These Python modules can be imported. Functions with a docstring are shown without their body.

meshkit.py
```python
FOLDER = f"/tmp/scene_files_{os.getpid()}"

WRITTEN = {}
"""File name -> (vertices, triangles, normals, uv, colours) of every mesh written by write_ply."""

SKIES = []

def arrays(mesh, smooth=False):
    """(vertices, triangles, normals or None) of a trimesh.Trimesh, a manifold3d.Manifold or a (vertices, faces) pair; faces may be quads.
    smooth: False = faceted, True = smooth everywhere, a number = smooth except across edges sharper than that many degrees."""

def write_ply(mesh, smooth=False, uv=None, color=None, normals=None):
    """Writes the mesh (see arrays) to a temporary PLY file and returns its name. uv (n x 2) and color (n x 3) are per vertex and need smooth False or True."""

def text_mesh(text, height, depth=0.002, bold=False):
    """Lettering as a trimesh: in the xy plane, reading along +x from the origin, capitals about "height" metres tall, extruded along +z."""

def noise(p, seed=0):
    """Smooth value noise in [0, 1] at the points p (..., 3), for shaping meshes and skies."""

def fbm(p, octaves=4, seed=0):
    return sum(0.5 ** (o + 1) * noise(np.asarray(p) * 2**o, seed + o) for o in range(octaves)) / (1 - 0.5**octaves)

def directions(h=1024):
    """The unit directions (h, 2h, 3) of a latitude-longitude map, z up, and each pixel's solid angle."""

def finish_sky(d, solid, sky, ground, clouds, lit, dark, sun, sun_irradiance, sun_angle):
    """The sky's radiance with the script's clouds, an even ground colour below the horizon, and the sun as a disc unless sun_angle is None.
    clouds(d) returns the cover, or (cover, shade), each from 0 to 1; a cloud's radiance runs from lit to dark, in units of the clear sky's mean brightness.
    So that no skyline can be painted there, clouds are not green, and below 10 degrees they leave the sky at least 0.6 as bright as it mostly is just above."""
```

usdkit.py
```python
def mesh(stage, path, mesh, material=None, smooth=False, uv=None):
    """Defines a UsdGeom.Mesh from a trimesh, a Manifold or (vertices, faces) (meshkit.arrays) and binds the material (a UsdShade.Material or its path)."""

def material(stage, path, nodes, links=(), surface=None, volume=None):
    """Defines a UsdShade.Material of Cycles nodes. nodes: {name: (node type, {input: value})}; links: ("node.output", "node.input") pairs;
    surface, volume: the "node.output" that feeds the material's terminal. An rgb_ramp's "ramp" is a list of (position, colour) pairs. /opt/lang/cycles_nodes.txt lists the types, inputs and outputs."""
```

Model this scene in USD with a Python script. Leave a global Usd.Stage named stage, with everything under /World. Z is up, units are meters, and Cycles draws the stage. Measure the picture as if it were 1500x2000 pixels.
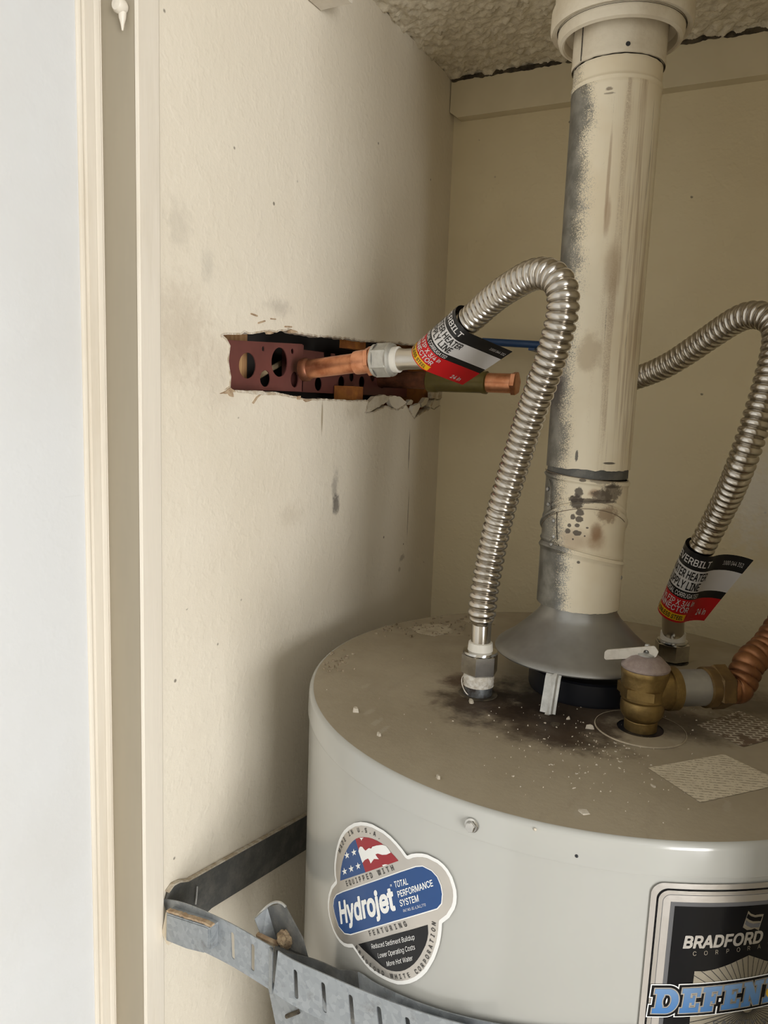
import math, random
import numpy as np, trimesh, shapely
import shapely.geometry as sg
from shapely import affinity
from shapely.ops import unary_union
from scipy.interpolate import CubicSpline, PchipInterpolator
import usdkit, meshkit
from meshkit import fbm
from pxr import Usd, UsdGeom, UsdLux, UsdShade, Gf, Sdf

random.seed(7)
RNG = np.random.default_rng(7)
stage = Usd.Stage.CreateInMemory()
UsdGeom.SetStageUpAxis(stage, UsdGeom.Tokens.z)
UsdGeom.SetStageMetersPerUnit(stage, 1.0)
UsdGeom.Xform.Define(stage, '/World')

# ---------------------------------------------------------------- camera (eye at CZ above the floor; x right along the back wall, y into the closet)
CZ = 1.93
EXPOSURE = 0.0
F = 1500.0
PITCH, ROLL, YAW = np.radians([8.38438852, 2.14564749, 26.87351312])
FW = np.array([-np.sin(YAW) * np.cos(PITCH), np.cos(YAW) * np.cos(PITCH), -np.sin(PITCH)])
r0 = np.array([np.cos(YAW), np.sin(YAW), 0.0]); u0 = np.cross(r0, FW)
RT = np.cos(ROLL) * r0 + np.sin(ROLL) * u0
UP = -np.sin(ROLL) * r0 + np.cos(ROLL) * u0
cam = UsdGeom.Camera.Define(stage, '/World/camera')
cam.AddTransformOp().Set(Gf.Matrix4d(*RT, 0, *UP, 0, *(-FW), 0, 0, 0, CZ, 1))
cam.CreateHorizontalApertureAttr(36.0); cam.CreateVerticalApertureAttr(48.0)
cam.CreateFocalLengthAttr(36.0 * F / 1500.0); cam.CreateClippingRangeAttr((0.02, 100.0))
cam.CreateFStopAttr(0.0); cam.CreateExposureAttr(EXPOSURE)

# ---------------------------------------------------------------- light: a soft overcast sky and the daylit window of the room, ahead to the right
dome = UsdLux.DomeLight.Define(stage, '/World/sky_light')
dome.CreateColorAttr(Gf.Vec3f(1.0, 0.90, 0.72)); dome.CreateIntensityAttr(0.215)
WIN_X, WIN_Y0, WIN_Y1, WIN_Z0, WIN_Z1 = 1.7, -1.55, -0.42, 0.85, 2.25
win = UsdLux.RectLight.Define(stage, '/World/window_daylight')
win.CreateWidthAttr(WIN_Y1 - WIN_Y0); win.CreateHeightAttr(WIN_Z1 - WIN_Z0)
win.CreateIntensityAttr(13.9); win.CreateColorAttr(Gf.Vec3f(0.985, 0.985, 0.985))
win.AddTransformOp().Set(Gf.Matrix4d(0, 1, 0, 0, 0, 0, 1, 0, 1, 0, 0, 0, WIN_X + 0.02, (WIN_Y0 + WIN_Y1) / 2, (WIN_Z0 + WIN_Z1) / 2, 1))

# ---------------------------------------------------------------- measuring helpers: a sight line meets a plane or the heater's shell
def ray(px, py):
    return ((px - 750) / F) * RT - ((py - 1000) / F) * UP + FW
def at(px, py, ax, val):
    d = ray(px, py); return d * (val / d[ax]) + [0, 0, CZ] if ax < 2 else d * ((val - CZ) / d[2]) + [0, 0, CZ]
def atz(px, py, dist):
    return ray(px, py) * dist + [0, 0, CZ]
HC = np.array([-0.1366, 0.6951]); HR = 0.255
ZT = CZ - 0.2574                       # top of the heater
def cyl(px, py, r=HR):
    d = ray(px, py); a = d[0] ** 2 + d[1] ** 2; b = -2 * (d[0] * HC[0] + d[1] * HC[1]); c = HC @ HC - r * r
    t = (-b - np.sqrt(b * b - 4 * a * c)) / (2 * a); X = d * t
    return np.array([np.arctan2(X[0] - HC[0], -(X[1] - HC[1])) * HR, X[2] + CZ])
def on_line(px, py, A, B):             # the vertical plane through plan points A, B
    d = ray(px, py); A = np.array(A, float); B = np.array(B, float); n = np.array([-(B - A)[1], (B - A)[0]])
    return d * ((n @ A) / (n @ d[:2])) + [0, 0, CZ]

# ---------------------------------------------------------------- naming helpers
used = {}
def numbered(path):
    n = used.get(path, 0); used[path] = n + 1
    return path if n == 0 else f'{path}_{n:03d}'
base = {}
def tag(prim, label=None, cat=None, group=None, kind=None):
    for k, v in (('label', label), ('category', cat), ('group', group), ('kind', kind)):
        if v: prim.SetCustomDataByKey(k, v)
    return prim
def thing(name, label, cat, loc, group=None, kind=None):
    p = numbered('/World/' + name); x = UsdGeom.Xform.Define(stage, p); x.AddTranslateOp().Set(Gf.Vec3d(*map(float, loc)))
    base[p] = np.array(loc, float)
    return tag(x.GetPrim(), label, cat, group, kind)
def obj(name, mesh, m, parent=None, smooth=35, label=None, kind=None):
    up = str(parent.GetPath()) if parent else '/World'
    p = numbered(up + '/' + name)
    if isinstance(mesh, list): mesh = trimesh.util.concatenate(mesh)
    off = base.get(up, np.zeros(3))
    if parent is not None: base[p] = off
    v, f, n = meshkit.arrays(mesh, smooth)
    mm = usdkit.mesh(stage, p, (v - off, f), m)
    if n is not None:
        mm.CreateNormalsAttr([Gf.Vec3f(*map(float, q)) for q in n]); mm.SetNormalsInterpolation('vertex')
    return tag(mm.GetPrim(), label, None, None, kind)
def struct(name, mesh, m, **k):
    return obj(name, mesh, m, None, kind='structure', **k)
def sthing(name, loc=(0, 0, 0)):
    return thing(name, None, None, loc, kind='structure')

# ---------------------------------------------------------------- material helpers
class N:
    def __init__(s): s.n = {}; s.l = []; s.k = 0
    def add(s, kind, out, **inp):
        s.k += 1; nm = f'{kind}_{s.k}'; vals = {}
        for k, v in inp.items():
            if isinstance(v, str) and '.' in v and v.split('.')[0] in s.n: s.l.append((v, f'{nm}.{k}'))
            else: vals[k] = v
        s.n[nm] = (kind, vals); return f'{nm}.{out}'
    def pos(s):
        if not hasattr(s, '_p'): s._p = s.add('geometry', 'position')
        return s._p
    def xyz(s, v): 
        a = s.add('separate_xyz', 'x', vector=v); b = a.split('.')[0]; return a, b + '.y', b + '.z'
    def math(s, op, a, b=0.0, clamp=False): return s.add('math', 'value', math_type=op, value1=a, value2=b, use_clamp=clamp)
    def noise(s, scale, detail=3, rough=0.55, vec=None, out='fac', dist=0.0): return s.add('noise_texture', out, vector=vec or s.pos(), scale=scale, detail=detail, roughness=rough, distortion=dist)
    def scaled(s, v, sc, loc=(0, 0, 0)): return s.add('mapping', 'vector', mapping_type='point', vector=v, location=loc, scale=sc)
    def step(s, v, a, b): return s.add('map_range', 'result', range_type='smoothstep', value=v, from_min=a, from_max=b, to_min=0.0, to_max=1.0, clamp=True)
    def lin(s, v, a, b, c, d): return s.add('map_range', 'result', range_type='linear', value=v, from_min=a, from_max=b, to_min=c, to_max=d, clamp=True)
    def mix(s, f, a, b): return s.add('mix_color', 'result', blend_type='mix', fac=f, a=a, b=b)
    def ramp(s, f, stops): return s.add('rgb_ramp', 'color', fac=f, ramp=stops)
    def blob(s, c, r, wob=0.0, wscale=60.0, soft=0.6):
        d = s.add('vector_math', 'vector', math_type='subtract', vector1=s.pos(), vector2=tuple(map(float, c)))
        d = s.add('vector_math', 'vector', math_type='divide', vector1=d, vector2=tuple(map(float, r)))
        d = s.add('vector_math', 'value', math_type='length', vector1=d)
        if wob: d = s.math('add', d, s.math('multiply', s.math('subtract', s.noise(wscale, 4, 0.65), 0.5), wob))
        return s.step(d, 1.0, 1.0 - soft)
    def done(s, name, surf):
        return usdkit.material(stage, '/World/Looks/' + name, s.n, s.l, surface=surf)
    def bsdf(s, name, **k):
        return s.done(name, s.add('principled_bsdf', 'BSDF', **k))
    def bump(s, h, strength=0.3, dist=0.002): return s.add('bump', 'normal', height=h, strength=strength, distance=dist)
UsdGeom.Scope.Define(stage, '/World/Looks')
def plain(name, col, rough=0.5, metal=0.0, **k):
    n = N(); return n.bsdf(name, base_color=tuple(col), roughness=rough, metallic=metal, **k)
def varied(name, c1, c2, scale, rough=0.5, metal=0.0, bump=0.0, bscale=None, lo=0.35, hi=0.65, vec=None, **k):
    n = N(); v = n.scaled(n.pos(), vec) if vec else None
    c = n.mix(n.step(n.noise(scale, 5, 0.6, v), lo, hi), tuple(c1), tuple(c2))
    if bump: k['normal'] = n.bump(n.noise(bscale or scale * 3, 3, 0.5, v), bump, 0.002)
    return n.bsdf(name, base_color=c, roughness=rough, metallic=metal, **k)

# --- paint of the closet
WALL = (0.80, 0.735, 0.615)
def wall_material(name, base_col, spots=(), left=False, peel=0.13):
    n = N()
    tint = n.step(n.noise(4.0, 4, 0.6), 0.35, 0.75)
    c = n.mix(tint, tuple(base_col), tuple(np.array(base_col) * [0.93, 0.915, 0.89]))
    sp = n.add('voronoi_texture', 'distance', vector=n.scaled(n.pos(), (0.0, 1.0, 1.0) if left else (1.0, 0.0, 1.0)), scale=34.0, feature='f1', randomness=1.0)
    pick = n.step(n.noise(41.0, 1, 0.5), 0.55, 0.60)
    speck = n.math('multiply', n.step(sp, 0.075, 0.035), pick)
    c = n.mix(n.math('multiply', speck, 0.75), c, (0.10, 0.08, 0.06))
    for (ctr, rad, col, amt, wob, soft) in spots:
        b = n.math('multiply', n.blob(ctr, rad, wob, 110.0, soft), amt)
        c = n.mix(b, c, tuple(col))
    h = n.math('add', n.noise(150.0, 3, 0.6), n.math('multiply', n.step(n.noise(75.0, 2, 0.5), 0.52, 0.66), 0.45))
    return n.bsdf(name, base_color=c, roughness=0.55, specular_ior_level=0.35, normal=n.bump(h, peel, 0.003))
WX = -0.45
def wl(px, py): return at(px, py, 0, WX)
spots = [(wl(655, 950), (0.05, 0.010, 0.026), (0.12, 0.11, 0.11), 0.45, 1.6, 0.8), (wl(656, 985), (0.05, 0.010, 0.016), (0.05, 0.045, 0.05), 0.7, 1.2, 0.6),
         (wl(629, 815), (0.05, 0.0026, 0.024), (0.36, 0.29, 0.19), 0.8, 0.4, 0.6), (wl(799, 880), (0.05, 0.0019, 0.036), (0.12, 0.09, 0.06), 0.9, 0.6, 0.7),
         (wl(797, 1000), (0.05, 0.0015, 0.05), (0.18, 0.14, 0.10), 0.75, 0.6, 0.7), (wl(785, 1090), (0.05, 0.010, 0.006), (0.25, 0.2, 0.14), 0.5, 1.6, 0.6), (wl(780, 1112), (0.05, 0.005, 0.004), (0.25, 0.2, 0.14), 0.45, 1.6, 0.6),
         (wl(545, 600), (0.05, 0.03, 0.012), (0.42, 0.38, 0.32), 0.45, 1.4, 0.9), (wl(405, 520), (0.05, 0.012, 0.02), (0.45, 0.42, 0.36), 0.35, 1.4, 0.9), (wl(350, 640), (0.05, 0.05, 0.06), (0.52, 0.44, 0.34), 0.5, 1.0, 0.9), (wl(420, 720), (0.05, 0.05, 0.05), (0.58, 0.50, 0.40), 0.4, 1.3, 0.9), (wl(350, 440), (0.05, 0.02, 0.03), (0.5, 0.45, 0.37), 0.35, 1.5, 0.9),
         (wl(690, 800), (0.05, 0.03, 0.02), (0.5, 0.42, 0.3), 0.35, 1.3, 0.9), (wl(570, 1005), (0.05, 0.03, 0.02), (0.5, 0.43, 0.33), 0.3, 1.6, 0.9)]
M = {}
M['wall_left'] = wall_material('wall_left_paint', WALL, spots, left=True)
M['wall_back'] = wall_material('wall_back_paint', (0.78, 0.685, 0.475), [((0.02, 1.06, 1.83), (0.09, 0.05, 0.13), (0.72, 0.68, 0.60), 0.5, 0.9, 0.9), ((-0.01, 1.06, 1.72), (0.06, 0.05, 0.03), (0.85, 0.83, 0.78), 0.6, 0.9, 0.9), ((-0.02, 1.06, 1.83), (0.05, 0.05, 0.09), (0.85, 0.83, 0.78), 0.6, 1.1, 0.9)], peel=0.15)
M['wall_warm'] = wall_material('wall_warm_paint', (0.78, 0.69, 0.49), peel=0.1)
M['wall_room'] = wall_material('wall_room_paint', (0.69, 0.70, 0.705), peel=0.05)
n = N()
c = n.mix(n.step(n.noise(18.0, 5, 0.65, n.scaled(n.pos(), (1, 1, 0.15))), 0.42, 0.72), (0.76, 0.70, 0.60), (0.66, 0.59, 0.48))
M['trim'] = n.bsdf('trim_paint', base_color=c, roughness=0.38, normal=n.bump(n.noise(70.0, 3, 0.6, n.scaled(n.pos(), (1, 1, 0.12))), 0.25, 0.002))
M['jamb'] = varied('shaded_jamb_paint', (0.34, 0.298, 0.225), (0.38, 0.33, 0.245), 12, 0.6, vec=(1, 1, 0.15), bump=0.1)  # trim tone darkened to tan: the recess's shade is put into the colour
M['board'] = varied('board_paint', (0.74, 0.655, 0.47), (0.68, 0.60, 0.42), 8, 0.5, bump=0.1, bscale=60)
M['popcorn'] = varied('popcorn_plaster', (0.80, 0.725, 0.57), (0.62, 0.55, 0.42), 70, 0.9, bump=0.5, bscale=300)
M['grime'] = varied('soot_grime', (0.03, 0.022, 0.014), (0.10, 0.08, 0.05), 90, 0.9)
M['floor'] = varied('floor_concrete', (0.36, 0.34, 0.31), (0.29, 0.27, 0.25), 6, 0.7, bump=0.1)
M['gypsum'] = varied('gypsum', (0.66, 0.60, 0.50), (0.45, 0.36, 0.25), 120, 0.9, bump=0.5, bscale=400)
M['paper'] = varied('torn_paper', (0.50, 0.38, 0.25), (0.33, 0.22, 0.13), 150, 0.9)
M['chip'] = varied('chip_paint', (0.66, 0.60, 0.49), (0.55, 0.48, 0.36), 60, 0.7, bump=0.3, bscale=200)
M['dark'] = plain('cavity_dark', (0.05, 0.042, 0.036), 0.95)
M['wood'] = varied('stud_wood', (0.55, 0.33, 0.15), (0.40, 0.21, 0.09), 40, 0.7, vec=(1, 6, 0.25), bump=0.2)
M['wood_dark'] = varied('old_wood', (0.42, 0.155, 0.028), (0.27, 0.09, 0.02), 60, 0.75, bump=0.3)
M['maroon'] = varied('maroon_primer', (0.155, 0.052, 0.045), (0.13, 0.043, 0.038), 35, 0.42, bump=0.06, bscale=80)
# --- heater
n = N()
c = n.mix(n.step(n.noise(3.5, 3), 0.3, 0.8), (0.42, 0.418, 0.388), (0.38, 0.376, 0.347))
M['jacket'] = n.bsdf('heater_enamel', base_color=c, roughness=0.15, specular_ior_level=0.72, normal=n.bump(n.noise(260.0, 2), 0.015, 0.001))
n = N()
def tp(px, py): return at(px, py, 2, ZT)
c = n.mix(n.step(n.noise(6, 5, 0.65), 0.3, 0.75), (0.39, 0.335, 0.245), (0.31, 0.262, 0.185))
c = n.mix(n.math('multiply', n.step(n.noise(55, 5, 0.7, n.scaled(n.pos(), (1, 0.35, 1))), 0.52, 0.72), 0.45), c, (0.31, 0.26, 0.19))
for (px, py, rx, ry, col, amt) in ((935, 1370, 0.055, 0.06, (0.035, 0.018, 0.010), 0.9), (1060, 1415, 0.085, 0.055, (0.05, 0.031, 0.020), 0.88), (1120, 1400, 0.07, 0.05, (0.06, 0.04, 0.027), 0.75), (1075, 1370, 0.085, 0.075, (0.022, 0.014, 0.010), 0.9),
                                   (905, 1330, 0.02, 0.03, (0.06, 0.022, 0.012), 0.7), (1120, 1445, 0.05, 0.025, (0.055, 0.035, 0.022), 0.7), (1250, 1395, 0.10, 0.06, (0.085, 0.060, 0.040), 0.85), (1440, 1370, 0.09, 0.06, (0.10, 0.072, 0.048), 0.8),
                                   (850, 1370, 0.006, 0.012, (0.09, 0.05, 0.035), 0.5)):
    q = tp(px, py); c = n.mix(n.math('multiply', n.blob(q, (rx, ry, 0.05), 1.3, 45.0, 0.75), amt), c, col)
for (px, py, rx, ry, amt) in ((850, 1228, 0.03, 0.014, 0.9), (755, 1228, 0.045, 0.012, 0.55), (900, 1206, 0.06, 0.012, 0.6), (650, 1292, 0.018, 0.02, 0.6), (880, 1236, 0.018, 0.012, 0.8)):
    q = tp(px, py); c = n.mix(n.math('multiply', n.blob(q, (rx, ry, 0.05), 1.5, 55.0, 0.35), amt), c, (0.40, 0.34, 0.25))
for k, (px, py) in enumerate(((722, 1390), (736, 1410), (750, 1425), (713, 1340), (1130, 1585), (1420, 1575))):     # scuffs
    q = tp(px, py); c = n.mix(n.math('multiply', n.blob(q, (0.0035, 0.011, 0.05), 1.6, 260.0, 0.6), 0.5), c, (0.42, 0.37, 0.29))
M['heater_top'] = n.bsdf('heater_top_dust', base_color=c, roughness=n.lin(n.noise(30, 4), 0.3, 0.7, 0.42, 0.7), specular_ior_level=0.3, normal=n.bump(n.noise(160, 4, 0.7), 0.12, 0.002))
M['galv'] = varied('galvanised_steel', (0.50, 0.50, 0.49), (0.36, 0.36, 0.355), 30, 0.42, 0.75, bump=0.05)
n = N()
vor = n.add('voronoi_texture', 'color', vector=n.pos(), scale=240.0)
g = n.add('rgb_to_bw', 'val', color=vor)
c = n.mix(g, (0.29, 0.315, 0.335), (0.41, 0.435, 0.455)); c = n.mix(n.math('multiply', n.step(n.noise(45, 5, 0.7), 0.55, 0.75), 0.6), c, (0.17, 0.165, 0.15))
M['strap'] = n.bsdf('strap_zinc', base_color=c, roughness=0.48, metallic=0.55, normal=n.bump(n.noise(200, 3), 0.08, 0.001))
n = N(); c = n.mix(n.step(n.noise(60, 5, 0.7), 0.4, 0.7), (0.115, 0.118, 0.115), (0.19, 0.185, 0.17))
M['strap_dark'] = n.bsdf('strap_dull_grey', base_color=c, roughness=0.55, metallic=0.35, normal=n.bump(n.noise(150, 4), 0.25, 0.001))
M['hood'] = varied('hood_galvanised', (0.34, 0.335, 0.32), (0.24, 0.235, 0.22), 14, 0.40, 0.7, bump=0.05, bscale=40)
M['leg'] = varied('leg_zinc', (0.55, 0.55, 0.53), (0.42, 0.42, 0.40), 90, 0.40, 0.6)
M['rubber'] = plain('black_enamel', (0.012, 0.013, 0.018), 0.35)
M['steel'] = plain('stainless', (0.52, 0.485, 0.435), 0.22, 1.0)
M['sleeve'] = plain('sleeve_steel', (0.55, 0.515, 0.46), 0.18, 1.0)
M['chrome'] = varied('nut_chrome', (0.62, 0.61, 0.58), (0.45, 0.44, 0.42), 60, 0.18, 1.0)
M['nut_grey'] = varied('nut_zinc', (0.55, 0.545, 0.51), (0.46, 0.455, 0.42), 80, 0.35, 0.6)
M['washer'] = plain('white_plastic', (0.70, 0.67, 0.60), 0.5)
M['ptfe'] = varied('thread_tape', (0.78, 0.75, 0.69), (0.55, 0.5, 0.42), 220, 0.6, bump=0.4, bscale=500)
M['nipple'] = varied('nipple_steel', (0.34, 0.37, 0.39), (0.10, 0.08, 0.07), 70, 0.35, 0.75)
M['copper'] = varied('copper_pipe', (0.66, 0.30, 0.16), (0.42, 0.15, 0.07), 45, 0.34, 0.85, bump=0.05)
M['copper_bright'] = varied('copper_fitting', (0.78, 0.38, 0.23), (0.60, 0.25, 0.13), 60, 0.32, 0.85, bump=0.05)
M['copper_dark'] = varied('copper_sooty', (0.26, 0.10, 0.05), (0.14, 0.055, 0.03), 60, 0.45, 0.6)
M['copper_flex'] = varied('copper_flex', (0.33, 0.15, 0.068), (0.21, 0.093, 0.042), 60, 0.42, 0.75)
M['brass'] = varied('aged_brass', (0.34, 0.235, 0.09), (0.20, 0.135, 0.052), 50, 0.40, 0.8, bump=0.1, bscale=250)
M['brass_dark'] = varied('dark_brass', (0.22, 0.14, 0.055), (0.14, 0.09, 0.04), 50, 0.45, 0.7)
M['olive'] = varied('olive_sleeve', (0.17, 0.135, 0.035), (0.12, 0.095, 0.025), 30, 0.35, 0.2)
M['cap'] = varied('cap_mauve', (0.40, 0.33, 0.31), (0.33, 0.265, 0.25), 200, 0.5, 0.5)
M['blue_tube'] = plain('blue_plastic', (0.012, 0.06, 0.19), 0.35)
M['lever'] = varied('lever_aluminium', (0.62, 0.59, 0.54), (0.52, 0.49, 0.44), 120, 0.42, 0.7)
M['sticker_white'] = plain('print_white', (0.80, 0.80, 0.78), 0.35)
def foil(name, c1, c2, r):
    n = N(); c = n.mix(n.step(n.noise(25, 4), 0.3, 0.7), c1, c2)
    return n.bsdf(name, base_color=c, roughness=r, metallic=0.8, normal=n.bump(n.noise(70, 3, 0.6), 0.12, 0.002))
M['foil'] = foil('foil_silver', (0.60, 0.56, 0.51), (0.52, 0.49, 0.45), 0.30)
M['foil_bright'] = foil('foil_bright', (0.80, 0.76, 0.72), (0.72, 0.69, 0.65), 0.25)
M['foil_tan'] = foil('foil_tan', (0.50, 0.455, 0.37), (0.43, 0.39, 0.31), 0.35)
M['print_blue'] = plain('print_blue', (0.014, 0.062, 0.205), 0.25, specular_ior_level=0.35)
M['print_red'] = plain('print_red', (0.30, 0.020, 0.027), 0.3, specular_ior_level=0.3)
M['print_black'] = plain('print_black', (0.006, 0.006, 0.007), 0.16, specular_ior_level=0.3)
M['print_ink'] = plain('print_ink', (0.03, 0.028, 0.026), 0.4)
M['print_grey'] = plain('print_grey', (0.11, 0.11, 0.115), 0.25)
n = N(); z = n.xyz(n.pos())[2]
M['defender_blue'] = n.bsdf('print_blue_fade', base_color=n.ramp(n.lin(z, CZ - 0.372, CZ - 0.338, 0, 1), [(0, (0.03, 0.15, 0.40)), (0.55, (0.13, 0.24, 0.42)), (1, (0.26, 0.33, 0.43))]), roughness=0.3)
M['print_yellow'] = plain('print_yellow', (0.70, 0.42, 0.02), 0.35)
M['tag_black'] = plain('tag_black', (0.012, 0.012, 0.013), 0.28)
M['tag_white'] = plain('tag_white', (0.60, 0.58, 0.57), 0.32)
M['tag_red'] = plain('tag_red', (0.52, 0.010, 0.014), 0.30)
M['tag_yellow'] = plain('tag_yellow', (0.75, 0.42, 0.01), 0.35)
M['rubble'] = varied('plaster_dirt', (0.34, 0.28, 0.195), (0.22, 0.17, 0.11), 150, 0.9)
M['flake'] = varied('paint_flake', (0.62, 0.57, 0.48), (0.50, 0.44, 0.35), 200, 0.7)
n = N()
vv = n.scaled(n.pos(), (1, 1, 1)); 
lines = n.add('wave_texture', 'fac', vector=n.add('vector_rotate', 'vector', rotate_type='z_axis', vector=n.pos(), angle=-0.35), wave_type='bands', bands_direction='y', scale=85.0, distortion=1.0, detail=2.0)
txt = n.math('multiply', n.step(lines, 0.45, 0.6), n.step(n.noise(420, 3, 0.7), 0.44, 0.54))
c = n.mix(n.math('multiply', txt, 0.75), (0.66, 0.59, 0.455), (0.32, 0.27, 0.19)); c = n.mix(n.math('multiply', n.step(n.noise(60, 5, 0.7), 0.5, 0.7), 0.45), c, (0.43, 0.365, 0.265))
M['old_label'] = n.bsdf('old_label_paper', base_color=c, roughness=0.6)
n = N()
br = n.add('brick_texture', 'fac', vector=n.add('vector_rotate', 'vector', rotate_type='z_axis', vector=n.pos(), angle=-0.35), scale=55.0, mortar_size=0.045, brick_width=0.42, row_height=0.25)
c = n.mix(br, (0.20, 0.15, 0.105), (0.55, 0.49, 0.385)); c = n.mix(n.step(n.noise(38, 4, 0.7), 0.49, 0.56), c, (0.15, 0.10, 0.065))
M['dust_line'] = varied('dust_line', (0.50, 0.43, 0.32), (0.36, 0.305, 0.22), 60, 0.7)
M['old_patch'] = varied('peeled_paint', (0.50, 0.44, 0.33), (0.38, 0.32, 0.23), 60, 0.8)
M['worn_label'] = n.bsdf('worn_label_paper', base_color=c, roughness=0.65)
# --- vent: cream paint worn to bare steel on its left side, rust runs
VX, VY, VR = -0.1505, 0.700, 0.0366
def vent_material(name, bare=0.55, stains=(), cream=(0.86, 0.78, 0.615), streaks=True):
    n = N(); x, y, z = n.xyz(n.pos())
    a = n.math('multiply', n.math('subtract', x, VX), -0.96 / VR); b = n.math('multiply', n.math('subtract', y, VY), -0.28 / VR)
    side = n.math('add', a, b)                                       # 1 on the left, -1 on the right
    side = n.math('add', side, n.math('multiply', n.math('subtract', n.noise(28, 4, 0.6), 0.5), 0.75))
    side = n.math('add', side, n.math('multiply', n.math('subtract', n.noise(900, 2, 0.8), 0.5), 0.9))
    m = n.step(side, bare - 0.1, bare + 0.2)
    c = n.mix(n.step(n.noise(14, 4, 0.6), 0.35, 0.7), cream, tuple(np.array(cream) * [0.92, 0.88, 0.82]))
    if streaks:
        st = n.noise(95, 4, 0.65, n.scaled(n.pos(), (1, 1, 0.035)))
        right = n.step(side, 0.15, -0.45)
        c = n.mix(n.math('multiply', n.math('multiply', n.step(st, 0.50, 0.64), right), 0.6), c, (0.36, 0.24, 0.13))
        dk = n.noise(210, 3, 0.6, n.scaled(n.pos(), (1, 1, 0.04)))
        c = n.mix(n.math('multiply', n.math('multiply', n.step(dk, 0.62, 0.68), right), 0.6), c, (0.16, 0.12, 0.08))
    for (ctr, rad, col, amt, wob, sc, soft) in stains:
        c = n.mix(n.math('multiply', n.blob(ctr, rad, wob, sc, soft), amt), c, tuple(col))
    steel = n.mix(n.step(n.noise(60, 4), 0.35, 0.65), (0.30, 0.30, 0.285), (0.17, 0.17, 0.16))
    col = n.mix(m, c, steel)
    return n.bsdf(name, base_color=col, roughness=n.lin(m, 0, 1, 0.5, 0.36), metallic=n.lin(m, 0, 1, 0.0, 0.75), normal=n.bump(n.noise(120, 3), 0.08, 0.001))
def vs(px, py):                          # a spot on the vent's skin
    d = ray(px, py); a = d[0] ** 2 + d[1] ** 2; b = -2 * (d[0] * VX + d[1] * VY); c = VX ** 2 + VY ** 2 - VR ** 2
    return d * ((-b - math.sqrt(max(b * b - 4 * a * c, 0))) / (2 * a)) + [0, 0, CZ]
BR, DB = (0.14, 0.085, 0.05), (0.075, 0.058, 0.045)
D2, D3 = (0.11, 0.085, 0.065), (0.40, 0.28, 0.17)
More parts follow.
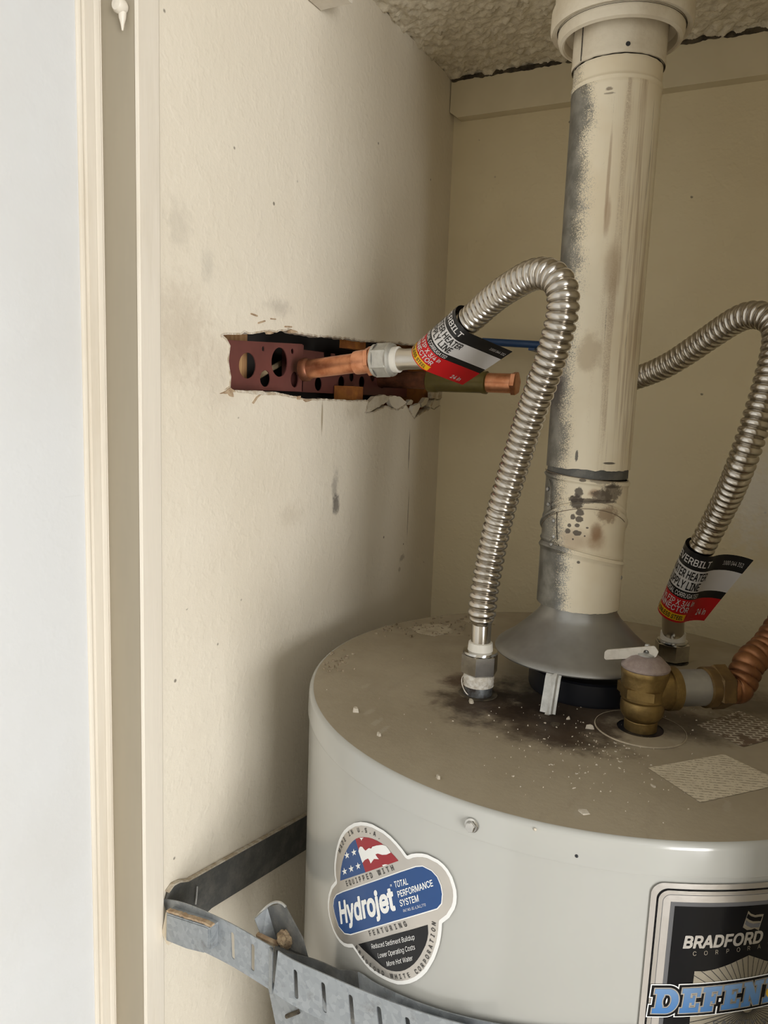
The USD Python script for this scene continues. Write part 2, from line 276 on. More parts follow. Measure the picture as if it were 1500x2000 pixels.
elbow_st = [(vs(1120, 1055), (0.022, 0.012, 0.014), D3, 0.6, 0.8, 70, 0.8), (vs(1165, 1055), (0.011, 0.012, 0.014), (0.34, 0.20, 0.10), 0.6, 0.8, 90, 0.8), (vs(1164, 1040), (0.0065, 0.012, 0.011), (0.26, 0.13, 0.055), 0.7, 0.7, 120, 0.7),
            (vs(1186, 1005), (0.012, 0.014, 0.010), (0.30, 0.20, 0.12), 0.75, 1.5, 170, 0.5), (vs(1160, 963), (0.006, 0.012, 0.005), (0.36, 0.20, 0.11), 0.7, 0.8, 150, 0.7),
            (vs(1178, 968), (0.012, 0.012, 0.0065), D2, 0.85, 1.7, 240, 0.4), (vs(1196, 962), (0.011, 0.014, 0.010), D2, 0.8, 1.8, 240, 0.4), (vs(1150, 978), (0.010, 0.012, 0.0028), D2, 0.85, 1.2, 240, 0.4), (vs(1180, 980), (0.016, 0.014, 0.0020), DB, 0.85, 0.8, 200, 0.5), (vs(1195, 950), (0.008, 0.012, 0.0025), DB, 0.7, 1.2, 200, 0.5),
            (vs(1130, 962), (0.0042, 0.012, 0.0055), DB, 0.9, 1.0, 330, 0.3), (vs(1128, 980), (0.0066, 0.012, 0.0072), DB, 0.92, 1.2, 330, 0.3), (vs(1120, 975), (0.005, 0.012, 0.0030), DB, 0.9, 1.2, 330, 0.3), (vs(1133, 1001), (0.0040, 0.012, 0.0035), DB, 0.9, 1.0, 330, 0.3), (vs(1119, 1010), (0.0026, 0.01, 0.0030), DB, 0.9, 1.0, 330, 0.3), (vs(1131, 1014), (0.0040, 0.01, 0.0032), DB, 0.9, 1.0, 330, 0.3),
            (vs(1112, 1026), (0.0020, 0.01, 0.0020), DB, 0.9, 0.5, 330, 0.3), (vs(1127, 1026), (0.0026, 0.01, 0.0020), DB, 0.9, 0.6, 330, 0.3), (vs(1109, 1037), (0.0030, 0.01, 0.0026), DB, 0.92, 0.8, 330, 0.3), (vs(1127, 1041), (0.0042, 0.01, 0.0028), DB, 0.92, 0.8, 330, 0.3),
            (vs(1119, 1053), (0.001, 0.01, 0.001), DB, 0.9, 0.3, 220, 0.3), (vs(1142, 1047), (0.0009, 0.01, 0.0009), DB, 0.9, 0.3, 220, 0.3), (vs(1147, 1031), (0.0013, 0.01, 0.0009), DB, 0.9, 0.3, 220, 0.3), (vs(1138, 938), (0.0034, 0.01, 0.0016), DB, 0.8, 0.6, 330, 0.3), (vs(1175, 940), (0.012, 0.012, 0.003), D2, 0.5, 1.6, 260, 0.4)]
main_st = [(vs(1188, 350), (0.0017, 0.012, 0.05), (0.36, 0.24, 0.14), 0.6, 0.5, 60, 0.6), (vs(1186, 420), (0.0035, 0.012, 0.02), (0.40, 0.27, 0.16), 0.6, 0.6, 90, 0.6), (vs(1196, 530), (0.009, 0.012, 0.03), (0.42, 0.31, 0.19), 0.6, 0.7, 50, 0.7), (vs(1150, 690), (0.014, 0.012, 0.02), (0.45, 0.35, 0.22), 0.55, 1.2, 90, 0.5),
           (vs(1126, 890), (0.0016, 0.01, 0.006), (0.05, 0.05, 0.05), 0.85, 0.9, 300, 0.4), (vs(1190, 905), (0.006, 0.01, 0.0012), (0.05, 0.04, 0.03), 0.85, 0.5, 300, 0.4), (vs(1190, 173), (0.003, 0.01, 0.002), (0.2, 0.15, 0.1), 0.8, 1.2, 300, 0.5), (vs(1190, 182), (0.005, 0.01, 0.001), (0.2, 0.15, 0.1), 0.7, 1.2, 300, 0.5)]
M['vent'] = vent_material('vent_paint', 0.56, main_st)
M['vent_elbow'] = vent_material('elbow_paint', 0.62, elbow_st, streaks=False)
M['vent_low'] = vent_material('collar_paint', 0.42, [(vs(1130, 1098), (0.0018, 0.01, 0.0016), (0.05, 0.04, 0.03), 0.9, 0.4, 300, 0.4), (vs(1085, 1105), (0.012, 0.012, 0.012), (0.40, 0.28, 0.16), 0.5, 0.9, 80, 0.8)], streaks=False)
M['vent_top'] = varied('collar_old_paint', (0.76, 0.69, 0.56), (0.66, 0.58, 0.45), 30, 0.55, bump=0.25, bscale=130)
M['vent_top2'] = vent_material('top_crimp_paint', 0.85, [(vs(1158, 95), (0.02, 0.02, 0.002), (0.30, 0.25, 0.18), 0.5, 1.4, 200, 0.6)], streaks=False)
M['joint'] = plain('joint_shade', (0.22, 0.17, 0.12), 0.8)
M['seam'] = plain('seam_shadow_dirt', (0.06, 0.05, 0.04), 0.8)

# ---------------------------------------------------------------- mesh helpers
def box(x0, x1, y0, y1, z0, z1, bevel=0.0):
    if bevel:
        import manifold3d as m3
        b = bevel; s = m3.Manifold.cube((x1 - x0 - 2 * b, y1 - y0, z1 - z0 - 2 * b), True) + m3.Manifold.cube((x1 - x0, y1 - y0 - 2 * b, z1 - z0 - 2 * b), True) + m3.Manifold.cube((x1 - x0 - 2 * b, y1 - y0 - 2 * b, z1 - z0), True)
        s = m3.Manifold.hull(s).translate(((x0 + x1) / 2, (y0 + y1) / 2, (z0 + z1) / 2)).to_mesh()
        return trimesh.Trimesh(np.array(s.vert_properties[:, :3]), np.array(s.tri_verts))
    m = trimesh.creation.box((x1 - x0, y1 - y0, z1 - z0)); m.apply_translation(((x0 + x1) / 2, (y0 + y1) / 2, (z0 + z1) / 2)); return m
def grid(V, close_u=False, close_v=False):
    nu, nv = V.shape[:2]; i, j = np.meshgrid(np.arange(nu if close_u else nu - 1), np.arange(nv if close_v else nv - 1), indexing='ij')
    a = i * nv + j; b = ((i + 1) % nu) * nv + j; c = ((i + 1) % nu) * nv + (j + 1) % nv; d = i * nv + (j + 1) % nv
    q = np.stack([a, b, c, d], -1).reshape(-1, 4)
    return trimesh.Trimesh(V.reshape(-1, 3), np.vstack([q[:, [0, 1, 2]], q[:, [0, 2, 3]]]), process=False)
def lathe(prof, c, axis=(0, 0, 1), sides=64, ref=None):
    """prof: (radius, height) pairs along the axis from the point c."""
    w = np.array(axis, float); w /= np.linalg.norm(w)
    u = np.cross(w, ref if ref is not None else ([0, 0, 1.0] if abs(w[2]) < 0.9 else [1.0, 0, 0])); u /= np.linalg.norm(u); v = np.cross(w, u)
    th = np.linspace(0, 2 * np.pi, sides, endpoint=False); p = np.array(prof, float)
    V = np.array(c) + p[:, None, 0:1] * (np.cos(th)[None, :, None] * u + np.sin(th)[None, :, None] * v) + p[:, None, 1:2] * w
    return grid(V, False, True)
def hexprism(c, axis, r, h, bev=0.12, turn=0.0):
    w = np.array(axis, float); w /= np.linalg.norm(w)
    u = np.cross(w, [0, 0, 1.0] if abs(w[2]) < 0.9 else [1.0, 0, 0]); u /= np.linalg.norm(u); v = np.cross(w, u)
    th = turn + np.arange(6) * np.pi / 3
    rows = [(0.0, 0), (r * 0.86, 0), (r, h * bev), (r, h * (1 - bev)), (r * 0.86, h), (0.0, h)]
    V = np.array(c) + np.array([[rr * (math.cos(t) * u + math.sin(t) * v) + hh * w for t in th] for rr, hh in rows])
    return grid(V, False, True)
def frames(P):
    T = np.gradient(P, axis=0); T /= np.linalg.norm(T, axis=1, keepdims=True)
    U = np.zeros_like(T); u = np.cross(T[0], [0.3, 0.2, 0.93]); u /= np.linalg.norm(u)
    for i, t in enumerate(T):
        u = u - (u @ t) * t; u /= np.linalg.norm(u); U[i] = u
    return T, U, np.cross(T, U)
def resample(ctrl, step):
    ctrl = np.array(ctrl, float); d = np.r_[0, np.cumsum(np.linalg.norm(np.diff(ctrl, axis=0), axis=1) ** 0.7)]
    P = CubicSpline(d, ctrl)(np.linspace(0, d[-1], 800)); L = np.r_[0, np.cumsum(np.linalg.norm(np.diff(P, axis=0), axis=1))]
    s = np.linspace(0, L[-1], max(int(L[-1] / step), 4)); return np.stack([np.interp(s, L, P[:, k]) for k in range(3)], 1), s
def sweep(P, R, sides=28, caps=True):
    T, U, V = frames(P); th = np.linspace(0, 2 * np.pi, sides, endpoint=False)
    R = np.broadcast_to(R, (len(P),))
    X = P[:, None] + R[:, None, None] * (np.cos(th)[None, :, None] * U[:, None] + np.sin(th)[None, :, None] * V[:, None])
    m = grid(X, False, True)
    if caps:
        k = len(P) * sides; v = np.vstack([m.vertices, P[0], P[-1]]); j = np.arange(sides); jn = (j + 1) % sides
        f = np.vstack([m.faces, np.stack([np.full(sides, k), jn, j], 1), np.stack([np.full(sides, k + 1), k - sides + j, k - sides + jn], 1)]); m = trimesh.Trimesh(v, f, process=False)
    m.fix_normals() if False else None
    return m
def corrugated(ctrl, r0, r1, pitch, sides=30):
    P, s = resample(ctrl, pitch / 10)
    ph = (s / pitch) % 1.0
    R = r0 + (r1 - r0) * np.sqrt(np.clip(1 - np.abs(2 * ph - 1) ** 2.2, 0, 1)) * np.clip(np.minimum(s, s[-1] - s) / (pitch * 0.9), 0.12, 1)
    return sweep(P, R, sides), P
def polys(g):
    return [p for p in getattr(g, 'geoms', [g]) if p.geom_type == 'Polygon' and p.area > 1e-10]
def flat(poly, fmap, step=None):
    """A print: the polygon's face carried onto a surface by fmap(u, v)."""
    out = []
    for p in polys(poly):
        x0, y0, x1, y1 = p.bounds
        cuts = [p] if not step or x1 - x0 < step else [q for k in range(int(math.ceil((x1 - x0) / step))) for q in polys(p.intersection(sg.box(x0 + k * step, y0 - 1, x0 + (k + 1) * step, y1 + 1)))]
        for q in cuts:
            v, f = trimesh.creation.triangulate_polygon(q, engine='earcut'); out.append(trimesh.Trimesh(fmap(v[:, 0], v[:, 1]), f, process=False))
    m = trimesh.util.concatenate(out); m.merge_vertices(); return m
def sheet(poly, fmap, thick, step=None):
    """Sheet metal or drywall: the polygon with thickness, carried by fmap(u, v, w)."""
    out = []
    for p in polys(poly):
        x0, y0, x1, y1 = p.bounds
        cuts = [p] if not step else [q for k in range(int(math.ceil((x1 - x0) / step))) for q in polys(p.intersection(sg.box(x0 + k * step, y0 - 1, x0 + (k + 1) * step, y1 + 1)))]
        for q in cuts:
            m = trimesh.creation.extrude_polygon(q, thick, engine='earcut'); v = m.vertices; out.append(trimesh.Trimesh(fmap(v[:, 0], v[:, 1], v[:, 2]), m.faces, process=False))
    return trimesh.util.concatenate(out)
def P2(pts, k=1.0, ox=0.0, oy=0.0): return [(ox + x / k, oy + y / k) for x, y in pts]
_text = {}
def glyphs(t, bold=True):
    if (t, bold) not in _text:
        m = meshkit.text_mesh(t, 1.0, 0.1, bold); up = m.face_normals[:, 2] > 0.9
        f = m.faces[up]; use, inv = np.unique(f, return_inverse=True); v = m.vertices[use][:, :2].copy()
        _text[(t, bold)] = (v, inv.reshape(-1, 3))
    return _text[(t, bold)]
def glyph_poly(t, bold=True):
    v, f = glyphs(t, bold); return unary_union([sg.Polygon(v[q]) for q in f]).buffer(0.004)
def text_on(t, p0, p1, p2, fmap, bold=True, maxedge=None):
    """Lettering laid from p0 (left end of its baseline) to p1 (right end) with capitals as tall as p2 - p0."""
    v, f = glyphs(t, bold); v = v.copy(); x0, x1 = v[:, 0].min(), v[:, 0].max()
    p0, p1, p2 = (np.array(p, float) for p in (p0, p1, p2))
    q = p0 + (v[:, 0:1] - x0) / (x1 - x0) * (p1 - p0) + v[:, 1:2] * (p2 - p0)
    if maxedge:
        q3, f = trimesh.remesh.subdivide_to_size(np.c_[q, 0 * q[:, 0]], f, maxedge); q = q3[:, :2]
    return trimesh.Trimesh(fmap(q[:, 0], q[:, 1]), f, process=False)
def text_along(t, pts, h, fmap, bold=True):
    """Letters spaced evenly along a line of points."""
    pts = np.array(pts, float); L = np.r_[0, np.cumsum(np.linalg.norm(np.diff(pts, axis=0), axis=1))]
    X = PchipInterpolator(L, pts[:, 0]); Y = PchipInterpolator(L, pts[:, 1]); out = []
    for ch, s in zip(t, np.linspace(0, L[-1], len(t))):
        if ch == ' ': continue
        c = np.array([X(s), Y(s)]); e = L[-1] * 0.01; d = np.array([X(min(s + e, L[-1])) - X(max(s - e, 0)), Y(min(s + e, L[-1])) - Y(max(s - e, 0))]); d /= np.linalg.norm(d); up = np.array([-d[1], d[0]])
        v, f = glyphs(ch, bold); v = v.copy(); v[:, 0] -= (v[:, 0].min() + v[:, 0].max()) / 2
        q = c + h * (v[:, 0:1] * 0.85 * d + v[:, 1:2] * up); out.append(trimesh.Trimesh(fmap(q[:, 0], q[:, 1]), f, process=False))
    return trimesh.util.concatenate(out)
def rough_edge(pts, amp, step, seed):
    r = np.random.default_rng(seed); out = []
    for a, b in zip(pts, list(pts[1:]) + [pts[0]]):
        a, b = np.array(a, float), np.array(b, float); k = max(int(np.linalg.norm(b - a) / step), 1)
        for i in range(k): out.append(a + (b - a) * i / k + (r.normal(0, amp, 2) if i else 0))
    return out

# ================================================================ THE SETTING
ZC = CZ + 0.4397                          # ceiling
YB = 1.06
X_R = 0.19                                # right-hand closet wall
XO = 0.092                                # right-hand edge of the opening
YF = 0.4000                               # face of the front wall
# left wall with the torn hole
hole_px = P2([(45, 212), (100, 211), (160, 212), (228, 206), (262, 200), (290, 196), (318, 203), (345, 196), (372, 190), (400, 205), (480, 219), (600, 226), (700, 240), (800, 246), (900, 257), (1000, 263), (1056, 300), (1060, 470), (1052, 492), (1018, 500), (1000, 540), (960, 560), (930, 585), (915, 560), (890, 520), (858, 545), (838, 540), (800, 528), (745, 556), (715, 560), (724, 508), (700, 506), (560, 502), (440, 498), (400, 488), (330, 472), (240, 464), (140, 460), (122, 462), (68, 476), (112, 446), (115, 400), (104, 330), (112, 262), (96, 232), (80, 218)], 2.2727, 400, 560)
hole = [wl(*p)[1:] for p in hole_px]
hole = sg.Polygon(rough_edge(hole, 0.0006, 0.005, 3)).buffer(0)
sheet_wall = sg.box(0.475, 0.0, YB, ZC).difference(hole)   # the loosened pieces are cut out further down
x_of = lambda x: (lambda u, v, w: np.stack([np.full_like(u, x) - w, u, v], 1))
wall_left = sthing('wall_left', (WX, 0.75, 0))
rim = hole.buffer(0.0014).difference(hole.buffer(-0.0003)); rim = unary_union([p for p in polys(rim)])
obj('torn_edge', sheet(rim, x_of(WX + 0.0004), 0.012), M['gypsum'], wall_left, smooth=False, label='broken gypsum edge of the torn hole')
# loosened pieces below the hole
chip_px = [[(205, 1055), (290, 960), (420, 930), (500, 955), (465, 1040), (380, 1090), (260, 1170), (185, 1190), (165, 1185), (200, 1130)], [(505, 975), (580, 945), (660, 960), (745, 1040), (700, 1115), (590, 1140), (545, 1090)],
           [(830, 1080), (910, 1050), (925, 1100), (880, 1190), (845, 1260), (790, 1170)], [(950, 1060), (1030, 970), (1085, 985), (1050, 1070), (975, 1120)], [(1090, 900), (1180, 860), (1250, 900), (1265, 960), (1180, 1000), (1090, 985)], [(1050, 1100), (1110, 1010), (1250, 1005), (1240, 1060), (1130, 1140)], [(760, 1060), (830, 1000), (870, 1020), (850, 1075), (780, 1085)]]
cut_out = []
for k, q in enumerate(chip_px):
    p2 = [wl(690 + x / 7.143, 640 + y / 7.143)[1:] for x, y in q]; pg = sg.Polygon(rough_edge(p2, 0.0003, 0.003, 20 + k)).buffer(0); cy, cz = pg.centroid.x, pg.centroid.y
    cut_out.append(pg.buffer(0.0009)); ty, tz = RNG.uniform(-0.08, 0.08, 2); out = [0.0004, -0.0008, 0.0016, -0.002, 0.0010, -0.0012, -0.003][k]
    pg = pg.buffer(-0.0004)
    obj('plaster_chip', sheet(pg, lambda u, v, w: np.stack([WX + out + (u - cy) * ty + (v - cz) * tz - w, u, v], 1), 0.006), M['wall_left'] if k in (1, 2, 3, 5) else M['gypsum'] if k == 4 else M['chip'], wall_left, smooth=False)
sheet_wall = sheet_wall.difference(unary_union(cut_out))
obj('drywall', sheet(sheet_wall, x_of(WX), 0.0125), M['wall_left'], wall_left, smooth=False)
for k, q in enumerate([[(660, 975), (700, 950), (620, 1020), (560, 1110), (545, 1100), (600, 1020)]]):       # crack and chip under the left end of the hole
    p2 = [wl(420 + x / 7.5, 640 + y / 7.5)[1:] for x, y in q]
    obj('crack_lip', sheet(sg.Polygon(p2).buffer(0.0003), x_of(WX + 0.0008), 0.002), M['paper'], wall_left, smooth=False)
for k, q in enumerate([[(70, 965), (150, 930), (210, 880), (230, 900), (270, 920), (240, 945), (255, 1010), (210, 1000), (180, 960)], [(300, 915), (650, 945), (950, 965), (1180, 1010), (1150, 1030), (930, 985), (640, 975), (330, 945)], [(1290, 1060), (1330, 1050), (1400, 1060), (1360, 1075), (1320, 1085)], [(1190, 1010), (1240, 1000), (1230, 1050), (1200, 1050)], [(735, 65), (800, 50), (840, 80), (790, 95), (750, 95)], [(1070, 40), (1100, 25), (1190, 60), (1140, 78), (1060, 75)]]):
    p2 = [wl(420 + x / 7.5, 640 + y / 7.5)[1:] for x, y in q]
    obj('torn_paper', sheet(sg.Polygon(rough_edge(p2, 0.0002, 0.003, 40 + k)).buffer(0.0002), x_of(WX + 0.0016), 0.002), M['gypsum'] if k == 1 else M['paper'], wall_left, smooth=False)
for (x0, y0, x1, y1, t) in ((490, 613, 501, 617, 1.3), (504, 631, 516, 627, 1.3), (528, 622.5, 537, 623.5, 1.0), (556, 638, 568, 638.5, 1.3)):       # gouges above the hole
    a, b = wl(x0, y0)[1:], wl(x1, y1)[1:]
    obj('wall_gouge', sheet(sg.LineString([a, b]).buffer(0.0005 * t), x_of(WX + 0.0012), 0.0015), M['paper'], wall_left, smooth=False)
# the stud bay behind
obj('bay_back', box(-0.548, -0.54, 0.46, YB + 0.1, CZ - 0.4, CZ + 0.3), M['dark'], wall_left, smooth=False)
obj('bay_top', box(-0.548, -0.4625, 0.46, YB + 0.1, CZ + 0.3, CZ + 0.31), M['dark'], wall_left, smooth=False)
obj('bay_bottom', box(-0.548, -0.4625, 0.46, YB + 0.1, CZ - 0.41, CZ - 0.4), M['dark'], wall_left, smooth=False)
obj('stud', box(-0.536, -0.486, 0.598, 0.640, CZ - 0.4, CZ + 0.3), M['wood'], wall_left, smooth=False, label='bare wood stud inside the wall')
obj('stud', box(-0.538, -0.4635, 1.03, 1.07, CZ - 0.4, CZ + 0.3), M['wood_dark'], wall_left, smooth=False)
q0, q1 = wl(692, 658), wl(735, 690)
obj('wood_block', box(-0.4745, -0.4645, q0[1] + 0.008, q0[1] + 0.055, q0[2] - 0.012, q0[2] + 0.05), M['wood_dark'], wall_left, smooth=False, label='orange-brown wood block inside the hole')
q0 = wl(719, 775)
obj('wood_block', box(-0.49, -0.4640, q0[1] - 0.014, q0[1] + 0.012, q0[2] - 0.02, q0[2] + 0.012), M['wood_dark'], wall_left, smooth=False)
P, _ = resample([at(503, 737, 0, -0.500), at(530, 720, 0, -0.503), at(556, 706, 0, -0.506)], 0.004)
obj('wood_splinter', sweep(P, 0.0030, 8), plain('bright_wood', (0.75, 0.55, 0.33), 0.7), wall_left)
# back wall, right wall, ceiling, floor
struct('wall_back', box(-0.5, X_R + 0.1, YB, YB + 0.0125, 0, ZC), M['wall_back'], smooth=False)
struct('wall_right', box(X_R, X_R + 0.0125, YF + 0.036, YB, 0, ZC), M['wall_warm'], smooth=False)
struct('floor', box(-2.6, WIN_X + 0.1, -3.0, YB + 0.05, -0.05, 0), M['floor'], smooth=False)
gx, gy = np.meshgrid(np.arange(WX - 0.02, X_R + 0.03, 0.0024), np.arange(0.44, YB + 0.02, 0.0024), indexing='ij')
pp = np.stack([gx, gy, 0 * gx], -1)
hz = 0.0085 * np.clip(fbm(pp * 115, 3, 5) - 0.42, 0, 1) + 0.008 * np.clip(fbm(pp * 230, 2, 9) - 0.5, 0, 1)
edge = np.minimum(np.minimum(gx - WX, 9), YB - 0.02 - gy)
hz += np.clip(1 - edge / 0.02, 0, 1) * 0.012 * np.clip(fbm(pp * 110, 2, 4) - 0.35, 0, 1)
ceiling = sthing('ceiling', (-0.13, 0.75, ZC))
obj('popcorn', grid(np.stack([gx, gy, ZC + 0.003 - hz], -1)[:, ::-1]), M['popcorn'], ceiling, smooth=True)
obj('slab', box(-2.6, WIN_X + 0.1, -3.0, YB + 0.1, ZC + 0.004, ZC + 0.06), M['wall_room'], ceiling, smooth=False)
# board along the top of the back wall
zb = at(878, 219.6, 1, 1.042)[2]
struct('trim_1', sheet(sg.Polygon([(WX + 0.001, ZC - 0.004), (X_R, ZC - 0.004), (X_R, zb - 0.008), (WX + 0.012, zb - 0.008), (WX + 0.001, zb)]), lambda u, v, w: np.stack([u, 1.042 + w, v], 1), YB - 1.042), M['board'], smooth=False)
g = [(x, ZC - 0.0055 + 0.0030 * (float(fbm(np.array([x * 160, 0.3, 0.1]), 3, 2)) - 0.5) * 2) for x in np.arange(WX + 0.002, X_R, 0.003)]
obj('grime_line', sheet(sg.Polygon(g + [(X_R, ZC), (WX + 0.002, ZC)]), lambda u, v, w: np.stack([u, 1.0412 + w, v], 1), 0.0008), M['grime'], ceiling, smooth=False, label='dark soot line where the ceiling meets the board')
# cleat on the left wall, under the ceiling
c0 = at(625, 22, 0, WX); cr = at(690, 10, 1, c0[1])
struct('trim_2', box(WX + 0.0005, cr[0], 0.478, c0[1], c0[2], c0[2] + 0.045, 0.0012), M['trim'], smooth=False)
# hallway wall on the left, its corner bead, the door jamb with its stop, the front wall on the right
XH, YJ, XS = -0.4826, 0.4517, -0.4455
def extrude_z(pts, z0, z1): 
    return sheet(sg.Polygon(pts), lambda u, v, w: np.stack([u, v, z0 + w], 1), z1 - z0)
zt, zl = ZC - 0.035, 0.0
struct('wall_hall', box(XH - 0.05, XH, -1.6, 0.4290, 0, ZC), M['wall_room'], smooth=False)
bead = [(XH - 0.05, 0.4286), (XH + 0.0006, 0.4286), (XH + 0.0022, 0.4296), (XH + 0.0026, 0.4310), (XH + 0.0022, 0.4326), (XH + 0.0004, 0.4340), (XH + 0.0002, 0.4350), (XH + 0.0016, 0.4360), (XH + 0.0012, 0.4440), (XH + 0.0008, 0.4452), (XH + 0.0014, 0.4470), (XH + 0.0014, 0.4500), (XH + 0.0004, 0.4512), (XH, YJ), (XH, 0.455), (XH - 0.05, 0.455)]
struct('trim_3', extrude_z(bead, zl, zt), M['trim'], smooth=20)
stop = [(XS - 0.0022, YJ), (XS - 0.0006, YJ + 0.0004), (XS, YJ + 0.0016), (XS, 0.4740), (XS - 0.0006, 0.4752), (WX, 0.4760), (XS - 0.0022, 0.4760)]
struct('trim_4', extrude_z(stop, zl, zt), M['trim'], smooth=20)
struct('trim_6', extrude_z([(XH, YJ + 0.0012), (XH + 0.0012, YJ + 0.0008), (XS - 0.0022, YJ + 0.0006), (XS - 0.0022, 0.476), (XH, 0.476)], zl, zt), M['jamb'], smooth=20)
struct('wall_front', [box(XH, XO, YF + 0.004, YF + 0.036, zt, ZC), box(XO, WIN_X, YF + 0.004, YF + 0.036, 0, ZC)], M['wall_warm'], smooth=False)
struct('trim_5', extrude_z([(XO - 0.004, YF), (XO + 0.05, YF), (XO + 0.05, YF + 0.004), (XO, YF + 0.004), (XO, YF + 0.036), (XO - 0.004, YF + 0.036)], zl, zt), M['trim'], smooth=20)
# the room's window, where the daylight comes from
rw = 0.06
struct('wall_window', [box(WIN_X, WIN_X + 0.1, -3.0, WIN_Y0, 0, ZC), box(WIN_X, WIN_X + 0.1, WIN_Y1, YF + 0.04, 0, ZC), box(WIN_X, WIN_X + 0.1, WIN_Y0, WIN_Y1, 0, WIN_Z0), box(WIN_X, WIN_X + 0.1, WIN_Y0, WIN_Y1, WIN_Z1, ZC)], M['wall_room'], smooth=False)
ym, zm = (WIN_Y0 + WIN_Y1) / 2, (WIN_Z0 + WIN_Z1) / 2
struct('window_1', [box(WIN_X - 0.02, WIN_X + 0.01, WIN_Y0 - rw, WIN_Y0, WIN_Z0 - rw, WIN_Z1 + rw), box(WIN_X - 0.02, WIN_X + 0.01, WIN_Y1, WIN_Y1 + rw, WIN_Z0 - rw, WIN_Z1 + rw), box(WIN_X - 0.02, WIN_X + 0.01, WIN_Y0, WIN_Y1, WIN_Z0 - rw, WIN_Z0), box(WIN_X - 0.02, WIN_X + 0.01, WIN_Y0, WIN_Y1, WIN_Z1, WIN_Z1 + rw), box(WIN_X - 0.01, WIN_X + 0.01, ym - 0.015, ym + 0.015, WIN_Z0, WIN_Z1)], M['trim'], smooth=False)
# painted-over catch in the door rabbet
q = at(243, 20, 1, YJ)
cat = thing('door_catch', 'small painted-over catch with a pointed drip high in the door jamb recess', 'catch', q)
obj('catch_body', lathe([(0, 0), (0.004, 0), (0.0052, 0.002), (0.0055, 0.006), (0.004, 0.0085), (0, 0.009)], q + [0, 0, 0.001], (0, -1, 0), 20), M['trim'], cat)
obj('paint_drip', lathe([(0, -0.0125), (0.0007, -0.012), (0.0014, -0.008), (0.0026, -0.004), (0.003, 0)], q + [0.001, -0.0030, -0.003], (0, 0, 1), 16), M['trim'], cat)

# ================================================================ WATER HEATER
hc3 = (HC[0], HC[1], 0.44)
heater = thing('water_heater', 'large grey-beige tank water heater with a dusty brown top, standing in the closet', 'water heater', hc3)
cz = lambda r, z: (r, z - 0.44)
ZS = CZ - 0.2775
obj('jacket', lathe([cz(HR - 0.0012, 0.44), cz(HR - 0.0012, ZS - 0.0012), cz(HR - 0.004, ZS)], hc3, sides=256), M['jacket'], heater)
obj('top_rim', lathe([cz(HR - 0.004, ZS - 0.003), cz(HR - 0.0002, ZS - 0.0015), cz(HR + 0.0002, ZS), cz(HR, ZS + 0.002), cz(HR - 0.0004, ZT - 0.004), cz(HR - 0.0012, ZT - 0.0016), cz(HR - 0.0030, ZT - 0.0002), cz(HR - 0.0042, ZT)], hc3, sides=256), M['jacket'], heater)
obj('top_pan', lathe([cz(HR - 0.0040, ZT - 0.00005), cz(HR - 0.012, ZT), cz(HR * 0.5, ZT), cz(0.0, ZT)], hc3, sides=200), M['heater_top'], heater)
def on_heater(eps):
    return lambda u, v: np.stack([HC[0] + (HR + eps) * np.sin(u / HR), HC[1] - (HR + eps) * np.cos(u / HR), v], 1)
# screw in the rim
s0 = cyl(922, 1611); n0 = np.array([math.sin(s0[0] / HR), -math.cos(s0[0] / HR), 0]); p0 = on_heater(0)(np.array([s0[0]]), np.array([s0[1]]))[0]
sc = obj('rim_screw', [lathe([(0.0048, 0), (0.0048, 0.0012), (0.0036, 0.0016), (0, 0.0016)], p0, n0, 24), hexprism(p0 + n0 * 0.0014, n0, 0.0036, 0.0030, 0.2, 0.3)], M['chrome'], heater, label='hex-headed steel screw in the rim')
for px, py in ((1126, 1672), (1045, 1620)):
    s1 = cyl(px, py); p1 = on_heater(0)(np.array([s1[0]]), np.array([s1[1]]))[0]
    obj('enamel_chip', trimesh.creation.icosphere(1, 0.0011).apply_scale((1, 0.6, 1)).apply_translation(p1), M['rubber'] if py > 1650 else M['flake'], heater)
# platform it stands on (real furniture of such closets, below the frame)
struct('floor_platform', box(WX + 0.002, X_R - 0.002, 0.47, YB - 0.002, 0, 0.44), M['wood'], smooth=False)

# --- badge on the left: trefoil sticker
Z1 = lambda pts: [tuple(cyl(600 + x / 4.6875, 1560 + y / 4.6875)) for x, y in pts]
z1 = lambda x, y: cyl(600 + x / 4.6875, 1560 + y / 4.6875)
outer = sg.Polygon(Z1([(490, 212), (545, 218), (600, 235), (700, 290), (765, 343), (820, 400), (870, 460), (915, 522), (955, 505), (1000, 499), (1050, 500), (1100, 510), (1200, 560), (1250, 602), (1290, 650), (1328, 715), (1350, 780), (1366, 840), (1370, 900), (1365, 960), (1350, 1010), (1300, 1090), (1235, 1140), (1232, 1200), (1225, 1260), (1212, 1330), (1190, 1400), (1165, 1468), (1130, 1530), (1095, 1585), (1050, 1630), (1000, 1665), (940, 1690), (885, 1700), (830, 1700), (765, 1680), (700, 1650), (640, 1615), (580, 1570), (527, 1513), (480, 1450), (450, 1405), (420, 1362), (380, 1362), (340, 1350), (302, 1316), (270, 1270), (240, 1210), (220, 1150), (200, 1075), (190, 1000), (190, 940), (198, 875), (222, 800), (262, 750), (252, 700), (249, 640), (250, 590), (256, 540), (264, 480), (276, 430), (290, 380), (312, 330), (340, 288), (375, 255), (430, 222)])).buffer(0.0012).buffer(-0.0012)
badge = obj('badge_sticker', flat(outer, on_heater(0.0001), 0.003), M['sticker_white'], heater, smooth=60, label='white-edged trefoil sticker with blue band')
obj('silver_field', flat(outer.buffer(-0.0026), on_heater(0.0002), 0.003), M['foil'], badge, smooth=60)
